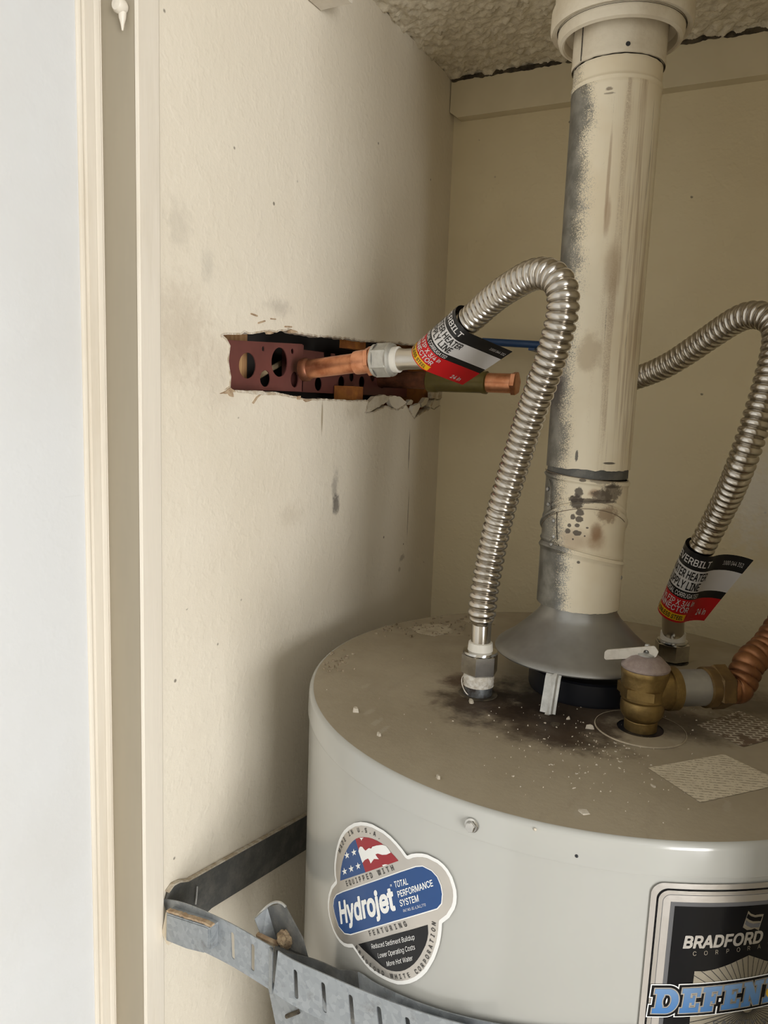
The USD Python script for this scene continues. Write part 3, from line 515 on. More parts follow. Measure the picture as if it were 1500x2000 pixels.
pill = sg.Polygon(Z1([(250, 920), (272, 882), (330, 855), (500, 797), (700, 727), (860, 670), (1000, 624), (1060, 620), (1140, 660), (1190, 715), (1222, 790), (1236, 870), (1228, 955), (1190, 1000), (1000, 1058), (800, 1116), (600, 1176), (400, 1237), (345, 1228), (292, 1165), (256, 1050), (243, 980)])).buffer(0.0008).buffer(-0.0008)
obj('band_edge', flat(pill.buffer(0.0008), on_heater(0.0003), 0.003), M['sticker_white'], badge, smooth=60)
obj('blue_band', flat(pill, on_heater(0.0004), 0.003), M['print_blue'], badge, smooth=60)
domeP = sg.Polygon(Z1([(305, 750), (308, 690), (312, 640), (325, 575), (342, 520), (365, 468), (392, 420), (420, 388), (450, 365), (485, 352), (520, 350), (560, 354), (600, 365), (640, 382), (680, 405), (722, 440), (760, 480), (800, 522), (838, 567)]))
cut = sg.Polygon(Z1([(200, 300), (430, 320), (545, 700), (200, 820)]))
obj('flag_blue', flat(domeP.intersection(cut), on_heater(0.0003), 0.003), M['print_blue'], badge, smooth=60)
obj('flag_red', flat(domeP.difference(cut), on_heater(0.0003), 0.003), M['print_red'], badge, smooth=60)
wv = [sg.Polygon(Z1([(472, 478), (480, 448), (492, 436), (510, 440), (525, 462), (538, 474), (552, 462), (568, 450), (590, 455), (600, 438), (640, 426), (690, 420), (725, 430), (750, 462), (768, 492), (730, 510), (690, 512), (650, 500), (628, 508), (642, 530), (660, 552), (615, 550), (585, 592), (572, 560), (560, 545), (530, 560), (510, 586), (500, 560), (490, 530)])), sg.Polygon(Z1([(482, 356), (494, 368), (500, 384), (508, 366), (522, 354)])), sg.Polygon(Z1([(688, 606), (715, 598), (742, 600), (700, 618)]))]
obj('flag_white', flat(unary_union(wv), on_heater(0.0004), 0.003), M['sticker_white'], badge, smooth=60)
for (x, y) in ((368, 517), (432, 490), (346, 665), (407, 640), (470, 615)):
    obj('star', flat(sg.Polygon(Z1([(x + (30 if k % 2 == 0 else 12) * 0.85 * math.sin(k * math.pi / 5 - 0.2), y - (30 if k % 2 == 0 else 12) * 1.2 * math.cos(k * math.pi / 5 - 0.2)) for k in range(10)])), on_heater(0.0004)), M['sticker_white'], badge)
half = sg.Polygon(Z1([(470, 1330), (790, 1240), (1105, 1152), (1110, 1230), (1100, 1290), (1085, 1340), (1040, 1430), (1012, 1472), (980, 1510), (940, 1542), (900, 1565), (860, 1577), (820, 1580), (775, 1575), (730, 1560), (685, 1530), (640, 1490), (560, 1420), (510, 1375)]))
obj('black_field', flat(half, on_heater(0.0003), 0.003), M['print_black'], badge, smooth=60)
def tx1(name, t, a, b, c, mat, eps=0.0005, bold=True, me=0.004):
    obj(name, text_on(t, z1(*a), z1(*b), z1(*c), on_heater(eps), bold, me), M[mat], badge, smooth=False)
obj('lettering', text_along('EQUIPPED WITH', [z1(372, 798), z1(790, 655)], 0.0036, on_heater(0.0005)), M['print_ink'], badge, smooth=False)
gh = glyph_poly('Hydrojet').buffer(0.030); hb = gh.bounds; h0, h1_, h2_ = (np.array(z1(*p)) for p in ((312, 1136), (815, 1003), (292, 950)))
hA = (h1_ - h0) / (hb[2] - hb[0]); hB = h2_ - h0
obj('lettering', flat(affinity.affine_transform(gh, [hA[0], hB[0], hA[1], hB[1], h0[0] - hA[0] * hb[0], h0[1] - hA[1] * hb[0]]), on_heater(0.0006), 0.003), M['sticker_white'], badge, smooth=False)
tx1('lettering', 'TOTAL', (808, 812), (930, 780), (797, 757), 'sticker_white')
tx1('lettering', 'PERFORMANCE', (838, 902), (1158, 795), (826, 846), 'sticker_white')
tx1('lettering', 'SYSTEM', (857, 984), (1027, 935), (847, 926), 'sticker_white')
tx1('lettering', 'PAT NO. B1 6,341,770', (886, 1037), (1090, 978), (881, 1012), 'sticker_white', bold=False)
obj('lettering', text_along('FEATURING', [z1(585, 1254), z1(908, 1168)], 0.0034, on_heater(0.0005)), M['print_ink'], badge, smooth=False)
tx1('lettering', 'Reduced Sediment Buildup', (597, 1372), (990, 1283), (590, 1328), 'sticker_white', bold=False)
tx1('lettering', 'Lower Operating Costs', (656, 1457), (992, 1375), (650, 1412), 'sticker_white', bold=False)
tx1('lettering', 'More Hot Water', (735, 1532), (972, 1475), (729, 1488), 'sticker_white', bold=False)
tx1('lettering', 'R', (765, 803), (780, 799), (763, 783), 'sticker_white')
obj('lettering', text_along('MADE IN U.S.A.', Z1([(308, 490), (335, 420), (372, 362), (415, 325), (470, 306), (530, 306), (585, 322), (625, 342), (660, 368)]), 0.0032, on_heater(0.0005)), M['print_ink'], badge, smooth=False)
obj('lettering', text_along('BRADFORD WHITE CORPORATION', Z1([(450, 1368), (480, 1420), (520, 1475), (570, 1530), (630, 1578), (700, 1615), (780, 1640), (860, 1646), (940, 1632), (1010, 1600), (1070, 1540), (1120, 1450), (1152, 1340), (1170, 1240), (1178, 1150)]), 0.0030, on_heater(0.0005)), M['print_ink'], badge, smooth=False)

# --- badge on the right: foil plate sticker
z2 = lambda x, y: cyl(1200 + x / 5.0, 1660 + y / 5.0)
Z2 = lambda pts: [tuple(z2(x, y)) for x, y in pts]
a = z2(352, 480); top = z2(470, 318)[1]; S0 = a[0]; S1 = S0 + 0.215; B0 = top - 0.26
def rrect(i, r): return sg.box(S0 + i + r, B0 + i + r, S1 - i - r, top - i - r).buffer(r)
plate = obj('badge_sticker', flat(rrect(0, 0.008), on_heater(0.0001), 0.003), M['foil_bright'], heater, smooth=60, label='large black and silver foil plate sticker')
d1 = z2(417, 500)[0] - S0; d2 = z2(468, 520)[0] - S0; d3 = z2(545, 560)[0] - S0
obj('black_line', flat(rrect(d1 - 0.0005, 0.007).difference(rrect(d1 + 0.0007, 0.0065)), on_heater(0.0002), 0.003), M['print_black'], plate, smooth=60)
obj('foil_frame', flat(rrect(d1 + 0.0007, 0.0065).difference(rrect(d2, 0.005)), on_heater(0.0002), 0.003), M['foil'], plate, smooth=60)
obj('grey_line', flat(rrect(d2, 0.005).difference(rrect(d2 + 0.0004, 0.0046)), on_heater(0.0002), 0.003), M['print_grey'], plate, smooth=60)
panel = sg.box(S0 + d3, B0 + d3, S1 - d3, top - d3)
obj('grey_border', flat(panel, on_heater(0.0002), 0.003), M['print_grey'], plate, smooth=60)
obj('black_panel', flat(panel.buffer(-0.0026, join_style=2), on_heater(0.0003), 0.003), M['print_black'], plate, smooth=60)
XC = z2(1310, 1030)[0]; lf = Z2([(730, 1700), (765, 1300), (780, 1180), (880, 1180), (980, 1160), (1050, 1138), (1130, 1108), (1200, 1075), (1260, 1048), (1310, 1024)])
shield = sg.Polygon(lf + [(2 * XC - x, y) for x, y in lf[::-1]] + [(2 * XC - lf[0][0] - 0.004, lf[0][1] - 0.03), (lf[0][0] + 0.004, lf[0][1] - 0.03)])
obj('foil_shield', flat(shield, on_heater(0.0004), 0.003), M['foil_tan'], plate, smooth=60)
ctr = np.array(z2(1300, 1530)); rays = [sg.LineString([ctr + 0.004 * np.array([math.cos(t), math.sin(t)]), ctr + 0.09 * np.array([math.cos(t), math.sin(t)])]).buffer(0.00022) for t in np.linspace(0, 2 * math.pi, 56, endpoint=False)]
obj('sun_rays', flat(unary_union(rays).intersection(shield), on_heater(0.0005), 0.003), M['print_ink'], plate)
fl = [(1305, 590), (1330, 618), (1370, 632), (1410, 625), (1455, 622), (1405, 782), (1365, 762), (1330, 775), (1290, 778), (1250, 752)]
obj('flag_emblem', flat(sg.Polygon(Z2(fl)), on_heater(0.0004)), M['foil_tan'], plate)
for k, mt in ((0, 'print_black'), (1, 'print_grey')):
    o = k * 62; q = [(1302 - k * 19, 618 + o), (1330 - k * 19, 642 + o), (1370 - k * 19, 655 + o), (1410 - k * 19, 648 + o), (1440 - k * 17, 645 + o), (1424 - k * 17, 690 + o), (1390 - k * 19, 690 + o), (1350 - k * 19, 692 + o), (1310 - k * 19, 676 + o), (1287 - k * 17, 656 + o)]
    obj('flag_stripe', flat(sg.Polygon(Z2(q)), on_heater(0.0005)), M[mt], plate)
b0, b1, bt = z2(665, 952), z2(1432, 895), z2(690, 840)
def heavy(t, p0, p1, p2, bold=0.028):
    q = glyph_poly(t).buffer(bold, join_style=2); bb = q.bounds; a_ = (p1 - p0) / (bb[2] - bb[0]); b_ = p2 - p0
    return flat(affinity.affine_transform(q, [a_[0], b_[0], a_[1], b_[1], p0[0] - a_[0] * bb[0], p0[1] - a_[1] * bb[0]]), on_heater(0.0005), 0.003)
obj('lettering', heavy('BRADFORD', b0, b1, bt), M['foil_bright'], plate, smooth=False)
dv = (b1 - b0); w0 = b0 + dv * 1.065
obj('lettering', heavy('WHITE', w0, w0 + dv * 0.66, w0 + (bt - b0)), M['foil_bright'], plate, smooth=False)
c0_, c1_ = z2(780, 1028), z2(1407, 957); sp_ = (c1_ - c0_) / 6
obj('lettering', text_along('CORPORATION', [c0_ + sp_ * k for k in range(11)], 0.0029, on_heater(0.0005), False), M['foil_tan'], plate, smooth=False)
bx_ = lambda *r: sg.box(*r)
def slab_letter(ch):
    ell = lambda cx, cy, rx, ry: affinity.scale(sg.Point(cx, cy).buffer(1.0, 24), rx, ry)
    if ch == 'D': return unary_union([bx_(0, 0, .62, 1), ell(.62, .5, .56, .5)]).difference(unary_union([bx_(.46, .22, .62, .78), ell(.62, .5, .22, .28)])).difference(bx_(-.1, .2, .13, .8))
    if ch == 'E': return unary_union([bx_(.12, 0, .42, 1), bx_(0, .8, .9, 1), bx_(0, 0, .9, .2), bx_(.4, .41, .62, .59), bx_(.74, .63, .9, 1), bx_(.74, 0, .9, .37), bx_(.54, .31, .66, .69)])
    if ch == 'F': return unary_union([bx_(.12, 0, .42, 1), bx_(0, .8, .9, 1), bx_(0, 0, .58, .2), bx_(.4, .41, .62, .59), bx_(.74, .63, .9, 1), bx_(.54, .31, .66, .69)])
    if ch == 'N': return unary_union([bx_(.1, 0, .36, 1), bx_(.70, 0, .94, 1), sg.Polygon([(.06, 1), (.40, 1), (.94, 0), (.66, 0)]), bx_(0, .83, .36, 1), bx_(0, 0, .47, .18), bx_(.58, .83, 1.04, 1)])
    return unary_union([bx_(.12, 0, .42, 1), bx_(0, .8, .6, 1), bx_(0, 0, .54, .18), ell(.55, .72, .38, .28), sg.Polygon([(.45, .5), (.75, .5), (1.05, 0), (.72, 0)])]).difference(bx_(.42, .62, .6, .82))
xx, parts_ = 0.0, []
for ch in 'DEFENDER':
    q_l = slab_letter(ch); parts_.append(affinity.translate(q_l, xx - q_l.bounds[0], 0)); xx += q_l.bounds[2] - q_l.bounds[0] + 0.12
    if len(parts_) == 5: w5 = parts_[-1].bounds[2]
g = unary_union(parts_)
e0, e1, e2 = z2(358, 1585), z2(1412, 1490), z2(372, 1345)
A = (e1 - e0) / w5; Bv = np.array([0.0010, (e2 - e0)[1]])
g = affinity.affine_transform(g, [A[0], Bv[0], A[1], Bv[1], e0[0], e0[1]])
for nm, ins, mt, ep in (('title_edge', 0.0030, 'sticker_white', 0.0006), ('title_outline', 0.0023, 'print_black', 0.0007), ('title_bevel', 0.0008, 'foil', 0.0008), ('title_face', 0.00001, 'defender_blue', 0.0009)):
    obj(nm, flat(g.buffer(ins, join_style=2), on_heater(ep), 0.004), M[mt], plate, smooth=60)
obj('sun_emblem', flat(sg.Point(z2(1530, 1370)).buffer(0.0045), on_heater(0.0010)), M['print_yellow'], plate)
t0, t1 = z2(945, 1725), z2(1700, 1650)
obj('lettering', text_on('SAFETY SYSTEM', t0, t0 + (z2(1490, 1670) - z2(1210, 1695)) / 4 * 12.6, z2(960, 1662), on_heater(0.0006), False, 0.004), M['print_grey'], plate, smooth=False)

# --- labels on the heater's top
onz = lambda z: (lambda u, v: np.stack([u, v, np.full_like(u, z)], 1))
for nm, q, lab in (('warning_label', [(1269, 1501), (1414, 1475), (1530, 1530), (1368, 1566)], 'faded paper label nearest the front rim'), ('warning_label', [(1364, 1417), (1445, 1390), (1545, 1432), (1451, 1458)], 'scraped label beside the relief valve')):
    obj(nm, flat(sg.Polygon([tuple(tp(*p)[:2]) for p in q]).buffer(0.002).buffer(-0.001), onz(ZT + 0.0003)), M['old_label'] if 'faded' in lab else M['worn_label'], heater, smooth=False, label=lab)
for q in ([(800, 1226), (830, 1219), (880, 1222), (884, 1237), (850, 1243), (815, 1236)], [(905, 1212), (950, 1205), (962, 1211), (920, 1220)]):
    obj('peeled_patch', sheet(sg.Polygon(rough_edge([tuple(tp(*p)[:2]) for p in q], 0.0012, 0.008, 77)).buffer(0), lambda u, v, w: np.stack([u, v, ZT + 0.0001 + w], 1), 0.0006), M['old_patch'], heater, smooth=False, label='pale peeled paint patch near the back rim')
# plate around the valve's opening, with its dark hole
vb = tp(1250, 1424); pr = 0.0355
obj('cover_disc', lathe([(0.0182, 0.0011), (pr - 0.001, 0.0012), (pr, 0.0002)], vb, sides=72), M['heater_top'], heater, label='round cover disc under the relief valve')
obj('disc_edge', lathe([(pr - 0.0004, 0.0012), (pr + 0.0001, 0.0013), (pr + 0.0005, 0.0003)], vb, sides=72), M['dust_line'], heater)
obj('valve_opening', lathe([(0.0, 0.0004), (0.0185, 0.0004)], vb + [0, 0, 0.0002], sides=40), M['rubber'], heater)
# inlet and outlet nipples
IL = np.array([-0.2162, 0.6251, ZT]); IR = np.array([-0.0766, 0.8213, ZT])
obj('pipe_nipple', lathe([(0.0, 0.0005), (0.0125, 0.0005), (0.0128, 0.001), (0.0128, 0.0092), (0.0122, 0.0192), (0.0, 0.0192)], IL, sides=36), M['nipple'], heater)
obj('thread_tape', lathe([(0.0127, 0.0085), (0.0137, 0.0090), (0.0133, 0.0105), (0.0138, 0.0125), (0.0134, 0.0140), (0.0138, 0.0160), (0.0134, 0.0178), (0.0125, 0.0194)], IL, sides=36), M['ptfe'], heater)
for c_ in (IL, IR):
    obj('rust_ring', lathe([(0.0127, 0.0006), (0.017, 0.0008), (0.0175, 0.0002)], c_, sides=36), M['grime'], heater)
P, _ = resample([IL + [-0.0139, -0.002, 0.0145], IL + [-0.0132, -0.007, 0.012], IL + [-0.0098, -0.0112, 0.007], IL + [-0.004, -0.0142, 0.003]], 0.001)
obj('tape_thread', sweep(P, 0.0005, 6), M['ptfe'], heater)
# flue collar
obj('flue_collar', lathe([(0.0515, 0.0002), (0.0525, 0.003), (0.0525, 0.0200), (0.0505, 0.0215), (0.030, 0.0215), (0.030, 0.0005)], (-0.136, 0.695, ZT), sides=64), M['rubber'], heater, label='black flue collar under the draft hood')

# ================================================================ DRAFT HOOD
HX, HY = -0.1490, 0.700
hood = thing('draft_hood', 'grey cone-shaped draft hood on legs over the black flue collar', 'draft hood', (HX, HY, ZT))
zr = CZ - 0.2265 - ZT
obj('cone', lathe([(0.0335, 0.085), (0.0345, 0.0715), (0.0385, 0.0655), (0.0435, 0.0605), (0.052, 0.052), (0.062, 0.043), (0.070, 0.0375), (0.0735, 0.0345), (0.0745, zr + 0.0012), (0.0738, zr), (0.072, zr + 0.0006), (0.060, 0.040), (0.036, 0.058)], (HX, HY, ZT), sides=96), M['hood'], hood)
f0 = tp(1067, 1398); a0 = math.atan2(f0[0] - HX, -(f0[1] - HY))
for k, da in enumerate((0.0, 2.0944, -2.0944)):
    ca, sa = math.cos(a0 + da), math.sin(a0 + da); e = np.array([sa, -ca, 0]); t = np.array([ca, sa, 0]); c_ = np.array([HX, HY, ZT])
    rows = [(0.072, 0.033), (0.0765, 0.029), (0.0795, 0.020), (0.0835, 0.010), (0.0865, 0.0012)]
    sec = [(-0.0066, 0.0), (-0.0056, 0.0), (-0.0012, 0.0), (0.0006, 0.0018), (0.003, 0.0018), (0.0044, 0.0), (0.0066, 0.0), (0.0066, -0.0008), (-0.0066, -0.0008)]
    lg = grid(np.array([[c_ + e * (r_ + o) + t * s_ + [0, 0, z_] for s_, o in sec] for r_, z_ in rows]), False, True)
    tip = grid(np.array([[c_ + e * (r_ + o) + t * s_ + [0, 0, z_] for s_, o in ((-0.002, 0), (0.002, 0), (0.002, -0.0008), (-0.002, -0.0008))] for r_, z_ in ((0.0862, 0.002), (0.088, 0.0002))]), False, True)
    obj('leg', [lg, tip], M['leg'], hood, label='bright zinc leg facing the front' if k == 0 else None)

# ================================================================ VENT PIPE
vent = thing('vent_pipe', 'cream-painted metal flue pipe rising from the draft hood, rust-streaked, its left side worn grey', 'vent pipe', (VX, VY, CZ - 0.19))
def tube(zb_f, zt_f, r, beads=(0, 0), sides=96, rows=24, rimthick=0.0012):
    """A pipe section between two slanted ends zb_f(x, y), zt_f(x, y) about the vent's axis, with a bead at either end."""
    th = np.linspace(0, 2 * np.pi, sides, endpoint=False); ts = np.unique(np.r_[0, np.geomspace(0.001, 0.12, 8), np.linspace(0.12, 0.88, rows), 1 - np.geomspace(0.001, 0.12, 8), 1])
    V = []
    for t in ts:
        x, y = np.cos(th), np.sin(th); z0, z1_ = zb_f(x * r, y * r), zt_f(x * r, y * r); z = z0 + (z1_ - z0) * t; L = np.abs(z1_ - z0)
        rr = r + beads[0] * np.exp(-(((t * L) - 0.0030) / 0.0016) ** 2) + beads[1] * np.exp(-((((1 - t) * L) - 0.0030) / 0.0016) ** 2)
        V.append(np.stack([VX + rr * x, VY + rr * y, z], 1))
    ri = r - rimthick
    for zf in (zt_f, zb_f):
        V.append(np.stack([VX + ri * np.cos(th), VY + ri * np.sin(th), zf(ri * np.cos(th), ri * np.sin(th))], 1))
    m = grid(np.array(V)[::-1], False, True); return m
fl_ = lambda z, k=0.0, l=0.0: (lambda x, y: z + k * x - l * y)
jag = lambda z, s, amp=0.0012: (lambda x, y: z + amp * (fbm(np.stack([x * 260, y * 260, 0 * x + s], -1), 3, 3) - 0.5) * 2)
zv = lambda px, py: at(px, py, 1, VY - VR)[2]       # height of a mark on the pipe's front
z_top = zv(1204, 104) ; z_b1 = zv(1203, 152)
obj('crimped_end', tube(fl_(z_b1), jag(z_top, 1.0, 0.0006), VR - 0.0004, (0.0012, 0)), M['vent_top2'], vent)
z_low = zv(1140, 918)
obj('long_pipe', tube(jag(z_low, 2.0), fl_(z_b1 + 0.0005), VR, (0, 0.0005), rows=60), M['vent'], vent, label='long straight cream pipe section')
zA = zv(1140, 934)
obj('bare_band', tube(fl_(zA - 0.001), fl_(z_low + 0.004), VR - 0.0012), M['strap_dark'], vent, label='bare dark steel band below the long section')
s2 = fl_(zA, -0.08, 0.0); zB = zv(1130, 983); s3 = lambda x, y: zB + 0.0115 * np.clip(1 - (np.hypot(x - 0.012, y + VR) / VR) ** 2 * 0.9, -1.6, 1) - 0.0095
zD = zv(1132, 1075); s4 = fl_(zD - 0.006, -0.16, 0.16)
obj('elbow_gore', tube(lambda x, y: s3(x, y) + 0.0002, s2, VR - 0.0003, (0.0010, 0.0019)), M['vent_elbow'], vent)
obj('elbow_gore', tube(s4, s3, VR + 0.0002, (0.0012, 0.0022)), M['vent_elbow'], vent)
zE = zv(1130, 1198)
obj('lower_collar', tube(lambda x, y: jag(zE, 5.0, 0.0008)(x, y) - 0.02 * x, lambda x, y: s4(x, y) - 0.0002, VR + 0.0006, (0.0, 0.0018)), M['vent_low'], vent, label='lowest cream collar on the draft hood')
def skin_bar(pts, r, w, name, mat):                  # a seam line on the pipe's skin, pts in (angle from front, height)
    P3 = np.array([[VX + r * math.sin(t), VY - r * math.cos(t), z] for t, z in pts]); P3, _ = resample(P3, 0.002); obj(name, sweep(P3, w, 6), M[mat], vent)
tang = lambda px, py: math.asin(np.clip((vs(px, py)[0] - VX) / VR, -1, 1))
for q in (((1074, 936), (1077, 945), (1077, 975), (1079, 1000)), ((1088, 1000), (1088, 1030), (1089, 1055), (1092, 1066))):
    skin_bar([(tang(*p), vs(*p)[2]) for p in q], VR + 0.0005, 0.00035, 'gore_seam', 'seam')
for sf, o_ in ((s2, 0.0), (s3, -0.0062), (s4, -0.0062)):          # dark lines painted in for the shading beneath the rolled joints
    skin_bar([(t, float(sf(VR * math.sin(t), -VR * math.cos(t))) + o_) for t in np.linspace(-1.45, 1.45, 25)], VR + 0.0004, 0.00028, 'joint_line', 'joint')
for px, py in ((1081, 1017), (1081, 1048), (1077, 1064), (1070, 955), (1071, 985), (1212, 1128)):
    p_ = vs(px, py); nn = np.array([p_[0] - VX, p_[1] - VY, 0]); nn /= np.linalg.norm(nn)
    obj('rivet', lathe([(0.0021, 0), (0.002, 0.0007), (0.0012, 0.0014), (0, 0.0017)], np.array([VX, VY, p_[2]]) + nn * VR, nn, 16), M['galv'], vent)
# the flue's ceiling collar
collar = thing('flue_collar_pipe', 'wide cream-painted flue collar coming down through the textured ceiling', 'flue collar', (VX, VY, CZ + 0.31))
CB = CZ + 0.3085
th_n = lambda s: 1 + 0.012 * (fbm(np.array([s * 3.0, 0.2, 0.7]), 2, 1) - 0.5)
obj('outer_pipe', lathe([(0.0545, 0.135), (0.0545, 0.030), (0.0550, 0.022), (0.0572, 0.016), (0.0575, 0.003), (0.0562, 0.0), (0.0545, 0.0008), (0.0520, 0.0012), (0.0515, 0.008)], (VX, VY, CB), sides=96), M['vent_top'], collar)
obj('inner_ring', lathe([(0.0512, 0.02), (0.0510, -0.0020), (0.0496, -0.0060), (0.0470, -0.0072), (0.0455, -0.0060), (0.0445, 0.0005), (0.0400, 0.0020), (0.0382, 0.0035), (0.0380, 0.02)], (VX, VY, CB - 0.002), sides=96), M['vent_top'], collar)
obj('gap_dark', lathe([(0.0516, 0.0021), (0.0510, 0.0021)], (VX, VY, CB - 0.002), sides=96), M['seam'], collar)  # dark ring between the outer pipe and the inner ring
zc0 = zv(1204, 100)
inn = obj('inner_pipe', tube(jag(zc0 - 0.001, 7.0, 0.0006), fl_(CB + 0.02), VR + 0.0012, (0.0004, 0)), M['vent_top'], collar)
obj('pipe_seam', box(VX - 0.0245, VX - 0.0238, VY - 0.0300, VY - 0.0285, zc0, CB + 0.005), M['seam'], inn)
p_ = vs(1226, 87); nn = np.array([p_[0] - VX, p_[1] - VY, 0]); nn /= np.linalg.norm(nn)
obj('screw_hole', lathe([(0.0018, 0.0), (0.0018, 0.0005), (0.0, 0.0005)], np.array([VX, VY, p_[2]]) + nn * (VR + 0.0012), nn, 16), M['rubber'], inn)

# ================================================================ PIPE BRACKET IN THE HOLE
BX = -0.4655
bk = lambda px, py, x=BX: at(px, py, 0, x)[1:]
pl_px = P2([(180, 178), (1280, 240), (1290, 935), (150, 905)], 7.5, 420, 640)
pl = sg.Polygon([bk(*p) for p in pl_px])
for (x, y, rx, ry) in ((475, 555, 125, 190), (945, 505, 118, 215), (735, 745, 75, 122), (1165, 760, 56, 115), (708, 308, 20, 38), (1135, 345, 20, 40)):
    pl = pl.difference(sg.Polygon([bk(420 + (x + rx * math.cos(t)) / 7.5, 640 + (y + ry * math.sin(t)) / 7.5) for t in np.linspace(0, 2 * math.pi, 40, endpoint=False)]))
pc = np.array(pl.centroid.coords[0])
brk = thing('pipe_bracket', 'maroon perforated metal pipe bracket seen through the torn hole in the wall', 'bracket', (BX, pc[0], CZ))
obj('front_plate', sheet(pl, x_of(BX), 0.0012), M['maroon'], brk, smooth=False)
e_ = bk(592, 700)[0]
X2 = -0.492
pl2 = sg.box(e_, CZ + 0.004, 1.03, CZ + 0.052)
for (px, py, rr) in ((622, 750, 0.008), (667, 747, 0.008), (707, 747, 0.008), (747, 747, 0.008), (640, 690, 0.009), (687, 736, 0.006), (728, 736, 0.006), (660, 690, 0.007)):
    pl2 = pl2.difference(sg.Point(bk(px, py, X2)).buffer(rr))
obj('rear_plate', sheet(pl2, x_of(X2), 0.0012), M['maroon'], brk, smooth=False)
obj('bend', box(X2, BX, e_ - 0.001, e_ + 0.0006, CZ + 0.004, CZ + 0.054), M['maroon'], brk, smooth=False)

# ================================================================ COPPER PIPES
Y1 = 0.690
def cp(px, py): return at(px, py, 1, Y1)
s_, e_ = cp(598, 722), cp(738, 703)
ax1 = (e_ - s_) / np.linalg.norm(e_ - s_); p1 = thing('copper_pipe', 'bright copper pipe stub with sweat adapter coming out of the torn hole', 'copper pipe', s_)
obj('tube', lathe([(0, -0.005), (0.0099, -0.005), (0.0099, 0.06), (0, 0.06)], s_, ax1, 40), M['copper'], p1)
L1 = np.linalg.norm(e_ - s_); fs = L1 - 0.0225
obj('adapter', lathe([(0.0099, fs - 0.003), (0.0116, fs - 0.0025), (0.0119, fs), (0.0119, fs + 0.011), (0.0121, L1 - 0.0105)], s_, ax1, 40), M['copper_bright'], p1)
obj('adapter_hex', hexprism(s_ + ax1 * (L1 - 0.0110), ax1, 0.0150, 0.0062, 0.15, 0.35), M['copper_bright'], p1)
obj('adapter_thread', lathe([(0.0136, L1 - 0.005), (0.0134, L1 - 0.002), (0.0126, L1)], s_, ax1, 40), M['copper_bright'], p1)
obj('bracket_clamp', lathe([(0.0099, -0.004), (0.0120, -0.0035), (0.0124, 0.001), (0.0112, 0.004), (0.0099, 0.005)], s_, ax1, 32), M['copper_dark'], p1)
Y2 = 0.945
s2_ = np.array([-0.50, Y2, CZ + 0.0265]); e2_ = at(1030, 750, 1, Y2); L2 = np.linalg.norm(e2_ - s2_); ax2 = (e2_ - s2_) / L2
p2 = thing('copper_pipe', 'copper pipe with olive-brown sleeve near the corner, behind the label of the front hose', 'copper pipe', s2_)
q_ = lambda px: (at(px, 745, 1, Y2) - s2_) @ ax2
obj('tube', lathe([(0.0, 0), (0.0114, 0), (0.0114, L2 - 0.03)], s2_, ax2, 40), M['copper_dark'], p2)
obj('sleeve', lathe([(0.0114, q_(835)), (0.0150, q_(838)), (0.0150, q_(855)), (0.0138, q_(858)), (0.0136, q_(940)), (0.0146, q_(946)), (0.0146, q_(951)), (0.0118, q_(953))], s2_, ax2, 40), M['olive'], p2)
obj('adapter', lathe([(0.0116, q_(950)), (0.0124, q_(955)), (0.0124, q_(1003))], s2_, ax2, 40), M['copper_bright'], p2)
obj('adapter_hex', hexprism(s2_ + ax2 * q_(1000), ax2, 0.0152, 0.0075, 0.15, 0.2), M['copper_bright'], p2)
# blue tube out of the corner
b0_ = at(940, 667, 1, 1.02); b1_ = at(1062, 674, 1, 1.02)
bt = thing('blue_tube', 'thin dark blue plastic tube in front of the back wall, behind the front hose', 'tube', b0_)
obj('tube_body', lathe([(0, 0), (0.0040, 0.0004), (0.0050, 0.0018), (0.0050, np.linalg.norm(b1_ - b0_) + 0.004), (0, np.linalg.norm(b1_ - b0_) + 0.005)], b0_, b1_ - b0_, 24), M['blue_tube'], bt)
obj('tube_tip', lathe([(0, -0.004), (0.002, -0.004), (0.0034, 0.0005)], b0_, b1_ - b0_, 20), M['galv'], bt)
obj('wall_clip', box(b1_[0] - 0.02, b1_[0] - 0.012, 1.018, YB, b1_[2] - 0.007, b1_[2] - 0.003), M['blue_tube'], bt, smooth=False)

